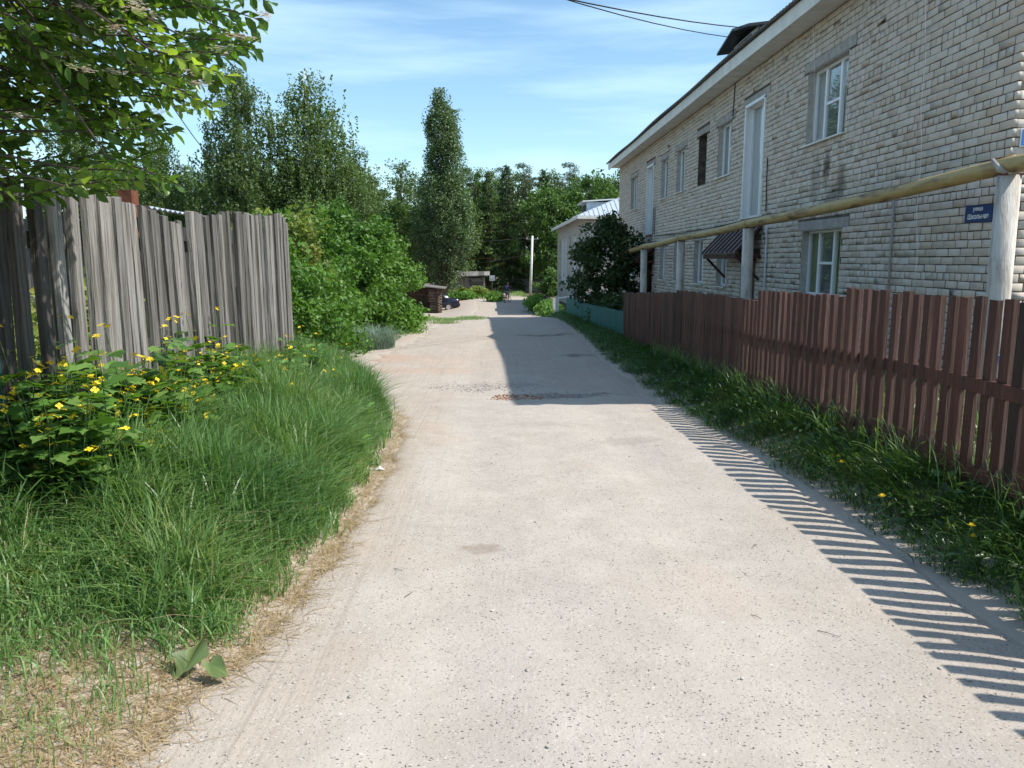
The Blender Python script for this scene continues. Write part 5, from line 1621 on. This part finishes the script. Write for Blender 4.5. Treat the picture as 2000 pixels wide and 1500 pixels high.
# sparse green over dry straw in the near corner and along the road edge
def near_d(x, y):
    d = xl(y) - x
    return smoothstep(-.02, .3, d + .1 * wob(x * 5, y * 5)) * smoothstep(4.8, 3.4, y + .3 * d) * (.15 + .85 * clumpy(x, y, 4) ** 2)
x, y = scatter(7500, -3.6, -.9, 1.6, 5.0, near_d)
patch('sparse_grass', 'thin green grass blades over the dry straw near the road edge', x, y, rng.uniform(.05, .2, len(x)) * (.5 + .5 * smoothstep(1.8, 3.8, y)), rng.uniform(.004, .007, len(x)), G_GRASS, (.1, .9), rndr=(.25, 1))
def straw_d(x, y):
    d = xl(y) - x
    a = smoothstep(-.18, .25, d + .14 * wob(x * 4, y * 4)) * smoothstep(5.2, 3.6, y)
    b = smoothstep(-.16, -.02, d + .06 * wob(x * 6, y * 6)) * smoothstep(.16, .04, d) * smoothstep(10, 8, y)
    return np.maximum(a, b * .9)
x, y = scatter(60000, -3.7, -.75, 1.5, 10, straw_d, 1.4)
patch('dry_straw', 'dry straw coloured grass lying along the left road edge', x, y, rng.uniform(.03, .12, len(x)), rng.uniform(.0025, .0055, len(x)), G_DRY, (.6, 2.4), up=.5)
# verge under the brown pickets
def verge_d(x, y):
    return smoothstep(-.02, .18, x - xr(y) + .09 * wob(x * 4, y * 4)) * (.35 + .65 * clumpy(x, y, 2.6))
x, y = scatter(52000, 2.1, 3.25, 1.2, 40, verge_d, 1.9)
L = rng.uniform(.07, .24, len(x)) * (.5 + .9 * clumpy(x - 2, y, 1.8)) * (.6 + .4 * smoothstep(0, .4, x - xr(y)))
patch('verge_grass', 'shaded green grass strip between the lane and the brown pickets', x, y, L, rng.uniform(.005, .009, len(x)), G_VERGE, (.4, 1.5), az=3.5, segs=4)
x, y = scatter(1600, 2.9, 3.2, 1.5, 14, lambda x, y: .2 + .8 * clumpy(x, y, 3) ** 3)
patch('verge_grass', 'longer grass blades rising against the brown pickets', x, y, rng.uniform(.25, .5, len(x)), rng.uniform(.005, .009, len(x)), G_GRASS, (.2, 1.1), segs=5, rndr=(.2, .9))
# flat weed leaves in the verge
x, y = scatter(2400, 2.25, 3.1, 1.5, 30, lambda x, y: verge_d(x, y) * (.2 + .8 * clumpy(x + 5, y, 2)), 1.7)
v = leaves(np.stack([x, y, gz(x, y) + rng.uniform(.03, .14, len(x))], 1), .085, (-.2, -.2, 1.4), .4)
tag(link('verge_weeds', leaf_mesh('verge_weeds', v, G_VERGE, rng.random(len(x)))), 'low broad weed leaves in the shaded verge', 'weeds', kind='stuff')
# gardens and yards
x, y = scatter(16000, 3.2, 5.7, 1.2, 33, lambda x, y: .4 + .6 * clumpy(x, y, 2), 1.6)
patch('garden_grass', 'grass in the narrow front garden behind the brown pickets', x, y, rng.uniform(.1, .3, len(x)), rng.uniform(.006, .01, len(x)), G_GRASS, rndr=(.2, 1))
x, y = scatter(6000, -4.6, -2.9, 3.5, 12, lambda x, y: .3 + .7 * clumpy(x, y, 2))
patch('garden_grass', 'grass of the plot behind the grey board fence', x, y, rng.uniform(.15, .4, len(x)), rng.uniform(.006, .01, len(x)), G_GRASS, rndr=(.3, 1))
def yard_d(x, y):
    k = np.zeros_like(x)
    for (cx, cy, rx, ry) in ((-2.9, 24.6, .7, 2.6), (-1.0, 33.2, .75, 1.6), (-2.2, 31.4, 1.0, 1.2), (-3.6, 29, 1.1, 3), (-3.6, 19.5, .9, 2.2), (-4.2, 34, 1.5, 3), (-1.9, 29.0, .6, .8)):
        k = np.maximum(k, np.exp(-((x - cx) / rx) ** 2 - ((y - cy) / ry) ** 2))
    return np.clip(k * 1.2 - .25, 0, 1)
x, y = scatter(15000, -6.5, -.2, 16.5, 38, yard_d)
patch('yard_grass', 'patches of short grass on the sandy yard by the bushes', x, y, rng.uniform(.05, .2, len(x)), rng.uniform(.009, .014, len(x)), G_GRASS, rndr=(.35, 1))
x, y = scatter(9000, -9, 3.4, 66, 96, lambda x, y: np.clip(grassy(x, y) * 1.2, 0, 1) * (.3 + .7 * clumpy(x, y, .8)))
patch('far_grass', 'rough grass round the sheds at the end of the lane', x, y, rng.uniform(.2, .5, len(x)), rng.uniform(.03, .05, len(x)), G_GRASS, rndr=(.35, 1))
x, y = scatter(5000, 2.4, 3.6, 36, 70, lambda x, y: smoothstep(0, .3, x - xr(y)))
patch('far_grass', 'shaded grass verge beyond the pale gate posts', x, y, rng.uniform(.1, .4, len(x)), rng.uniform(.015, .03, len(x)), G_VERGE)
# blue-green tuft by the bushes
a = rng.uniform(0, 6.28, 2600); q = np.sqrt(rng.random(2600))
x, y = -3.1 + .75 * q * np.cos(a), 18.2 + .8 * q * np.sin(a)
patch('lyme_grass', 'blue-green tuft of coarse grass at the foot of the bushes', x, y, rng.uniform(.3, .75, 2600), rng.uniform(.008, .014, 2600), G_BLUE, (.3, 1.2), segs=5)

# ------------------------------------------------------------------ flowering weeds at the fence foot
Y_PETAL = leafm('yellow_petals', [(.72, .50, .02), (.80, .60, .03), (.85, .68, .06)], .25, .5, .2, tcol=(1.1, 1.0, .4))
STEM = leafm('green_stem', [(.07, .13, .04), (.10, .17, .05)], .1)
def lobed(c, t, nr, size, r):
    """one lobed weed leaf: 13 points round its outline"""
    b = np.cross(nr, t)
    pts = []
    for k in range(13):
        th = -2.75 + 5.5 * k / 12
        rad = size * .5 * (1 + .26 * math.cos(5 * th)) * r.uniform(.9, 1.1)
        p = c + t * (size * .45 + rad * math.cos(th)) + b * (rad * .85 * math.sin(th)) + nr * (.10 * abs(rad * math.sin(th)) - .35 * max(0, rad * math.cos(th)) ** 2 / size)
        pts.append(p)
    return pts
def weed_proto(seed, h, nst, flowers=True, spread=.16):
    r = np.random.default_rng(seed)
    lv, lf, lr = [], [], []
    fv, ff, fr_ = [], [], []
    st_ = MB()
    def leaf(c, t, nr, s_):
        b = len(lv)
        lv.extend(lobed(c, t, nr, s_, r)); lf.append(list(range(b, b + 13))); lr.append(r.random())
    for i in range(nst):
        a = r.uniform(0, 6.283)
        top = np.array([math.cos(a) * spread * r.uniform(.3, 1.5), math.sin(a) * spread * r.uniform(.3, 1.5), h * r.uniform(.55, 1.05)])
        base = top * np.array([.2, .2, 0])
        mid_ = (base + top) / 2 + np.array([0, 0, .03])
        st_.tube([base, mid_, top], [.004, .003, .002], 4, cap=False)
        for k in range(6):
            t_ = .18 + .8 * k / 6 + r.uniform(-.05, .05)
            c = base + (top - base) * t_
            for q in range(2):
                aa = r.uniform(0, 6.283)
                tt = np.array([math.cos(aa), math.sin(aa), r.uniform(-.1, .45)]); tt /= np.linalg.norm(tt)
                nn = np.array([r.normal() * .3, r.normal() * .3, 1.0]); nn -= tt * np.dot(nn, tt); nn /= np.linalg.norm(nn)
                ln = r.uniform(.02, .07)
                leaf(c + tt * ln, tt, nn, r.uniform(.065, .12) * (1.15 - .45 * t_))
                for s2 in (-1, 1):
                    bb_ = np.cross(nn, tt) * s2
                    t2 = (tt * .5 + bb_); t2 /= np.linalg.norm(t2)
                    leaf(c + tt * ln * .7, t2, nn, r.uniform(.045, .08) * (1.15 - .45 * t_))
        if flowers and r.random() < .62:
            for q in range(r.integers(2, 5)):
                c = top + r.normal(size=3) * np.array([.018, .018, .012])
                nn = np.array([r.normal() * .5, r.normal() * .5 - .3, 1.0]); nn /= np.linalg.norm(nn)
                u_ = np.cross(nn, [0.3, .9, .1]); u_ /= np.linalg.norm(u_); w_ = np.cross(nn, u_)
                pl = r.uniform(.013, .018)
                for k in range(4):
                    th = k * math.pi / 2 + r.uniform(-.1, .1)
                    e = u_ * math.cos(th) + w_ * math.sin(th); g_ = np.cross(nn, e)
                    b = len(fv)
                    fv.extend([c, c + e * pl * .7 + g_ * pl * .5 + nn * .004, c + e * pl * 1.15 + nn * .002, c + e * pl * .7 - g_ * pl * .5 + nn * .004])
                    ff.append([b, b + 1, b + 2, b + 3]); fr_.append(r.random())
    leafme = np_mesh('leaves', np.array(lv), [np.array(lf)], G_WEED, rnd=lr)
    flme = np_mesh('flowers', np.array(fv), [np.array(ff)], Y_PETAL, rnd=fr_) if fv else None
    return st_.mesh('stems', STEM, True), leafme, flme
WP = [weed_proto(50 + i, hh, ns, True) for i, (hh, ns) in enumerate(((.62, 9), (.52, 8), (.72, 9), (.45, 7)))]
WN = [weed_proto(70 + i, hh, ns, False) for i, (hh, ns) in enumerate(((.3, 6), (.38, 7)))]
def weed(pr, x, y, label, s_=1.0, group=None, name='celandine'):
    o = thing(name, label, 'plant', (x, y, gzf(x, y) - .02), random.uniform(0, 6.28), group)
    o.scale = (s_, s_, s_)
    for nm, me_ in zip(('stems', 'leaves', 'flowers'), pr):
        if me_ is not None:
            c_ = link(nm, me_, o, False)
            c_['kind'] = 'stuff'
    return o
for i in range(60):
    yy = 3.95 + 3.3 * (i / 60) + random.uniform(-.15, .15)
    xx = LX + .10 + random.random() ** 1.4 * (.62 if yy < 5.4 else .42)
    weed(WP[i % 4], xx, yy, 'yellow flowering celandine below the grey fence, in the dense near patch', random.uniform(.85, 1.15) * (1.12 if xx < LX + .35 else .85), 'celandine in the near patch')
for i in range(20):
    yy = 7.0 + 3.6 * (i / 20) + random.uniform(-.15, .15)
    xx = LX + .15 + random.random() ** 1.5 * .9
    weed(WP[(i * 3 + 1) % 4], xx, yy, 'yellow flowering celandine near the far end of the grey fence', random.uniform(.65, 1.0), 'celandine by the fence end')
for i, (xx, yy) in enumerate(((-3.3, 20.6), (-3.05, 20.9), (-2.85, 20.4), (-3.5, 20.0), (-3.2, 21.3))):
    weed(WP[i % 4], xx, yy, 'yellow flowering celandine in front of the blue-green grass tuft by the yard', .8, 'celandine by the sandy yard')
for i in range(26):
    yy = 3.6 + 6.5 * random.random()
    xx = float(xl(yy)) - .25 - random.random() * 1.1
    weed(WN[i % 2], xx, yy, 'small leafy weed without flowers among the bank grass', random.uniform(.55, 1.0), 'leafy weeds in the bank grass', 'leafy_weed')
for i, (xx, yy, lab) in enumerate(((-1.18, 9.0, 'dandelion with two yellow heads at the rounded edge of the bank'), (2.46, 4.55, 'dandelion at the verge edge nearest the camera'),
                                   (2.6, 5.6, 'dandelion in the verge, second from the camera'), (2.45, 7.3, 'dandelion in the verge beside the picket shadows'), (2.62, 3.9, 'dandelion half hidden under the brown pickets'))):
    r = np.random.default_rng(90 + i)
    o = thing('dandelion', lab, 'flower', (xx, yy, gzf(xx, yy)))
    st_, hd = MB(), MB()
    for k in range(2):
        p = (r.uniform(-.06, .06), r.uniform(-.06, .06), r.uniform(.13, .22))
        st_.tube([(0, 0, 0), (p[0] * .5, p[1] * .5, p[2] * .6), p], .003, 4)
        for q in range(22):
            a = q * 2.4; e = .02 * (.4 + .6 * (q % 3) / 2)
            b = len(hd.v)
            hd.add([p, (p[0] + e * math.cos(a), p[1] + e * math.sin(a), p[2] + .006 + .006 * (2 - q % 3)), (p[0] + e * math.cos(a + .35), p[1] + e * math.sin(a + .35), p[2] + .006 + .006 * (2 - q % 3))], [(0, 1, 2)])
    link('stem', st_.mesh('stem', STEM), o, False)
    link('flower_head', hd.mesh('flower_head', Y_PETAL), o, False)['kind'] = 'stuff'

for i in range(16):
    yy = 4.0 + 1.5 * (i / 16) + random.uniform(-.1, .1)
    xx = LX + .10 + random.random() * .5
    weed(WP[(i * 3) % 4], xx, yy, 'yellow flowering celandine below the grey fence, in the dense near patch', random.uniform(1.0, 1.3), 'celandine in the near patch')

# ------------------------------------------------------------------ flowering shrub overhanging the fence in the near corner
def big_leaves(P, t, nr, L, W):
    n = len(P)
    t = t / np.linalg.norm(t, axis=1)[:, None]
    nr = nr - t * np.sum(nr * t, 1)[:, None]
    nr /= np.linalg.norm(nr, axis=1)[:, None]
    b = np.cross(nr, t)
    L, W = L[:, None], W[:, None]
    V = np.empty((n, 8, 3))
    V[:, 0] = P
    V[:, 1] = P + t * L - nr * L * .12
    for i, (s_, w_) in enumerate(((.22, .34), (.52, .5), (.80, .30))):
        V[:, 2 + i] = P + t * L * s_ + b * W * w_ + nr * (W * w_ * .35 - L * .1 * s_ ** 2)
        V[:, 5 + i] = P + t * L * s_ - b * W * w_ + nr * (W * w_ * .35 - L * .1 * s_ ** 2)
    k = (np.arange(n) * 8)[:, None]
    F = np.concatenate([k + np.array([[0, 2, 3, 4, 1]]), k + np.array([[0, 1, 7, 6, 5]])])
    return V.reshape(-1, 3), F
r = np.random.default_rng(5)
fs = thing('flowering_shrub', 'shrub with glossy leaves and white flower clusters overhanging the near end of the fence', 'shrub', (-3.25, 4.15, 0))
br = MB()
br.tube([(-3.25, 4.15, -.1), (-3.2, 4.1, .9), (-3.0, 4.1, 1.8), (-2.75, 4.1, 2.6)], [.06, .05, .04, .03], 8)
br.tube([(-3.3, 4.2, -.1), (-3.35, 4.4, 1.2), (-2.9, 4.6, 2.3), (-2.6, 4.5, 3.3)], [.05, .045, .035, .02], 8)
br.tube([(-3.2, 4.1, -.1), (-3.1, 3.7, 1.1), (-2.7, 3.5, 2.0), (-2.3, 3.5, 2.9)], [.05, .04, .03, .018], 8)
hubs = np.array([(-3.0, 4.1, 1.8), (-2.75, 4.1, 2.6), (-2.9, 4.6, 2.3), (-2.7, 3.5, 2.0), (-2.3, 3.5, 2.9), (-2.6, 4.5, 3.3)])
ends = []
cen, rad = np.array([-2.4, 4.05, 3.06]), np.array([1.38, .95, 1.16])
while len(ends) < 700:
    q = r.uniform(-1, 1, 3)
    m = np.linalg.norm(q)
    if m > 1 or r.random() > .25 + .75 * m: continue
    p = cen + q * rad
    if p[2] > 3.0 and r.random() < .45: continue
    ends.append(p)
for p in ((-.97, 3.6, 2.66), (-1.02, 3.65, 2.6), (-1.08, 3.7, 2.5), (-1.12, 3.6, 2.44), (-1.14, 3.5, 2.33), (-1.25, 3.6, 2.22), (-1.5, 3.8, 2.15), (-1.41, 3.6, 1.88), (-1.55, 3.65, 1.93),
          (-1.5, 3.62, 1.91), (-1.93, 4.0, 1.89), (-2.24, 4.1, 1.87), (-2.17, 3.6, 1.86), (-1.75, 3.7, 1.93), (-2.0, 3.8, 1.9)):
    ends.append(np.array(p))
LP, LT, LN, LL, LR = [], [], [], [], []
FP = []
for i, e in enumerate(ends):
    hub = hubs[np.argmin(np.linalg.norm(hubs - e, axis=1) + r.random(6) * .4)]
    d = e - hub
    dl = np.linalg.norm(d)
    tl = min(dl * .8, r.uniform(.25, .45))
    d = d / dl
    dirn = d * .7 + np.array([.35, -.05, r.uniform(-.25, .3)]); dirn /= np.linalg.norm(dirn)
    base = e - dirn * tl
    if i % 5 == 0 or i >= 700:
        midp = (hub + base) / 2 + np.array([0, 0, .05])
        br.tube([tuple(hub), tuple(midp), tuple(base)], [.010, .007, .004], 5, cap=False)
    br.tube([tuple(base), tuple((base + e) / 2 + np.array([0, 0, .012])), tuple(e)], [.0045, .0035, .002], 4, cap=False)
    nl = int(tl / .023)
    tone = r.uniform(.1, .65) if r.random() < .75 else r.uniform(.65, 1.0)
    for k in range(nl):
        t_ = (k + .6) / nl
        c = base + (e - base) * t_
        a = k * 2.4 + r.uniform(-.4, .4)
        s1 = np.cross(dirn, [0, 0, 1.0]); s1 /= np.linalg.norm(s1); s2 = np.cross(s1, dirn)
        out_ = s1 * math.cos(a) + s2 * math.sin(a) * .7
        LP.append(c); LT.append(dirn * r.uniform(.5, .95) + out_ + np.array([0, 0, -.12])); LN.append(np.array([r.normal() * .7, r.normal() * .7 - .2, .9]))
        LL.append(r.uniform(.055, .092)); LR.append(np.clip(tone + r.uniform(-.15, .15), 0, 1))
    if (e[2] > 2.15 and r.random() < .22): FP.append(e)
LL = np.array(LL)
V, F = big_leaves(np.array(LP), np.array(LT), np.array(LN), LL, LL * r.uniform(.46, .6, len(LL)))
link('leaves', np_mesh('leaves', V, [F], G_ROWAN, rnd=np.concatenate([LR, LR])), fs)
br.build('branches', MAT['twig'], fs, True)
PET = leafm('white_petals', [(.5, .36, .27), (.72, .64, .56), (.8, .77, .72)], .25, .6, .2, tcol=(1, 1, 1))
fv, ff, frn = [], [], []
for e in FP + [np.array((-1.2, 3.62, 2.45)), np.array((-1.3, 3.6, 2.3)), np.array((-1.12, 3.6, 2.5)), np.array((-1.6, 3.5, 2.5)), np.array((-1.75, 3.55, 2.6)), np.array((-1.5, 3.5, 2.58))]:
    tone = r.random()
    for q in range(44):
        c = e + np.array([r.normal() * .024, r.normal() * .024, .012 + r.random() * .022])
        for k in range(5):
            a = k * 1.257 + q; pl = .0065
            b = len(fv)
            fv.extend([c, c + [pl * math.cos(a - .5), pl * math.sin(a - .5), .001], c + [pl * 1.3 * math.cos(a), pl * 1.3 * math.sin(a), .002], c + [pl * math.cos(a + .5), pl * math.sin(a + .5), .001]])
            ff.append([b, b + 1, b + 2, b + 3]); frn.append(np.clip(tone * .7 + r.random() * .4, 0, 1))
link('flowers', np_mesh('flowers', np.array(fv), [np.array(ff)], PET, rnd=frn), fs)

# ------------------------------------------------------------------ stones, rubble, twigs and scraps on the lane
def stone_mesh(name, P, S, mat):
    n = len(P)
    ico = np.array([(0, 0, 1), (.9, 0, .3), (.28, .86, .3), (-.73, .53, .3), (-.73, -.53, .3), (.28, -.86, .3), (0, 0, -.4)])
    a = rng.uniform(0, 6.28, n)
    st3 = rng.uniform(.55, 1.3, (n, 1, 3)) * np.array([1, 1, .55])
    v = ico[None] * st3 * (1 + rng.uniform(-.25, .25, (n, 7, 1)))
    ca, sa = np.cos(a)[:, None], np.sin(a)[:, None]
    X = v[..., 0] * ca - v[..., 1] * sa; Y_ = v[..., 0] * sa + v[..., 1] * ca
    V = np.stack([X, Y_, v[..., 2]], -1) * S[:, None, None] + P[:, None]
    f = np.array([(0, 1, 2), (0, 2, 3), (0, 3, 4), (0, 4, 5), (0, 5, 1), (6, 2, 1), (6, 3, 2), (6, 4, 3), (6, 5, 4), (6, 1, 5)])
    F = ((np.arange(n) * 7)[:, None, None] + f[None]).reshape(-1, 3)
    return np_mesh(name, V.reshape(-1, 3), [F], mat, rnd=np.repeat(rng.random(n), 10))
def on_road(x, y): return ((x > road_l(y) + .08) & (x < road_r(y) - .1)) * (.10 + .6 * clumpy(x, y, 1.3) ** 2 + .6 * smoothstep(.5, .1, np.minimum(x - road_l(y), road_r(y) - x)))
x, y = scatter(11000, -1.3, 2.4, 1.6, 15, on_road, 1.6)
s_ = rng.uniform(.0022, .0055, len(x)) * np.where(rng.random(len(x)) < .04, 2.1, 1)
tag(link('gravel', stone_mesh('gravel', np.stack([x, y, gz(x, y) + .0045], 1), s_, MAT['stone'])), 'loose gravel strewn over the near lane', 'gravel', kind='stuff')
x, y = np.concatenate([rng.normal(-.25, .4, 420), rng.normal(.8, .4, 200)]), np.concatenate([rng.normal(11.3, .26, 420), rng.normal(10.5, .16, 200)])
tag(link('pothole_gravel', stone_mesh('pothole_gravel', np.stack([x, y, gz(x, y) + .004], 1), rng.uniform(.006, .024, 620), MAT['stone'])), 'pale stones filling the shallow pothole', 'gravel', kind='stuff')
x, y = rng.normal(.3, .17, 240), rng.normal(10.36, .12, 240)
tag(link('brick_rubble', stone_mesh('brick_rubble', np.stack([x, y, gz(x, y) + .005], 1), rng.uniform(.008, .036, 240), MAT['red_stone'])), 'red brick rubble in the pothole at the corner of the building shadow', 'rubble', kind='stuff')
for i in range(9):
    xx, yy = [(-.55, 4.0), (1.35, 3.9), (1.55, 4.3), (1.2, 3.35), (1.45, 3.2), (-.45, 3.6), (1.9, 5.0), (2.1, 5.6), (1.85, 4.6), (.4, 6.2), (2.1, 3.4), (1.9, 6.6), (2.15, 7.4), (-.7, 5.2), (1.75, 3.7)][i]
    a = random.uniform(0, 6.28); ln = random.uniform(.04, .11)
    z = gzf(xx, yy) + .007
    m = MB().tube([(xx, yy, z), (xx + ln * .5 * math.cos(a), yy + ln * .5 * math.sin(a), z + .006), (xx + ln * math.cos(a + .2), yy + ln * math.sin(a + .2), z)], [.0016, .0014, .0008], 4)
    tag(m.build('twig', MAT['twig']), 'thin dry stalk lying on the sunny lane', 'twig', 'dry stalks on the lane')
def broad_leaf(label, x, y, size, az, mat, tilt):
    r = np.random.default_rng(int(size * 1000))
    c = np.array([x, y, gzf(x, y) + .055])
    n_ = 11
    V, F = [], []
    t = np.array([math.cos(az), math.sin(az), .15]); nn = np.array([tilt[0], tilt[1], 1.0]); nn /= np.linalg.norm(nn)
    t -= nn * np.dot(t, nn); t /= np.linalg.norm(t); b = np.cross(nn, t)
    V.append(c - t * size * .35)
    for k in range(n_ + 1):
        th = -2.7 + 5.4 * k / n_
        rad = size * .5 * (1 + .16 * math.sin(k * 2.3)) * r.uniform(.88, 1.08)
        V.append(c + t * rad * math.cos(th) * 1.25 + b * rad * .66 * math.sin(th) + nn * (.16 * size * math.cos(3 * th + 1) + .3 * abs(rad * math.sin(th)) + r.uniform(-.01, .01)))
    F = [(0, k, k + 1) for k in range(1, n_ + 1)]
    o = tag(link('broad_leaf', np_mesh('broad_leaf', np.array(V), [np.array(F)], mat, rnd=r.uniform(.2, 1, len(F)))), label, 'leaf')
    return o
BURD = leafm('burdock_leaf', [(.08, .12, .04), (.11, .16, .055), (.16, .2, .075)], .2)
broad_leaf('large green burdock leaf lying on the dry grass by the lane', -1.2, 2.86, .15, 1.2, BURD, (-.2, -.5))
broad_leaf('smaller yellowish burdock leaf lying at the sandy road edge', -1.09, 2.80, .10, -.7, BURD, (.15, -.45))
m = MB()
cx, cy, cz_ = -.95, 6.16, gzf(-.95, 6.16) + .005
m.add([(cx - .04, cy - .02, cz_), (cx + .01, cy - .03, cz_ + .02), (cx + .045, cy + .01, cz_), (cx, cy + .03, cz_ + .03), (cx - .035, cy + .025, cz_ + .004)], [(0, 1, 3), (1, 2, 3), (0, 3, 4)])
tag(m.build('paper_scrap', MAT['sign_white']), 'crumpled white paper scrap at the left edge of the lane', 'litter')
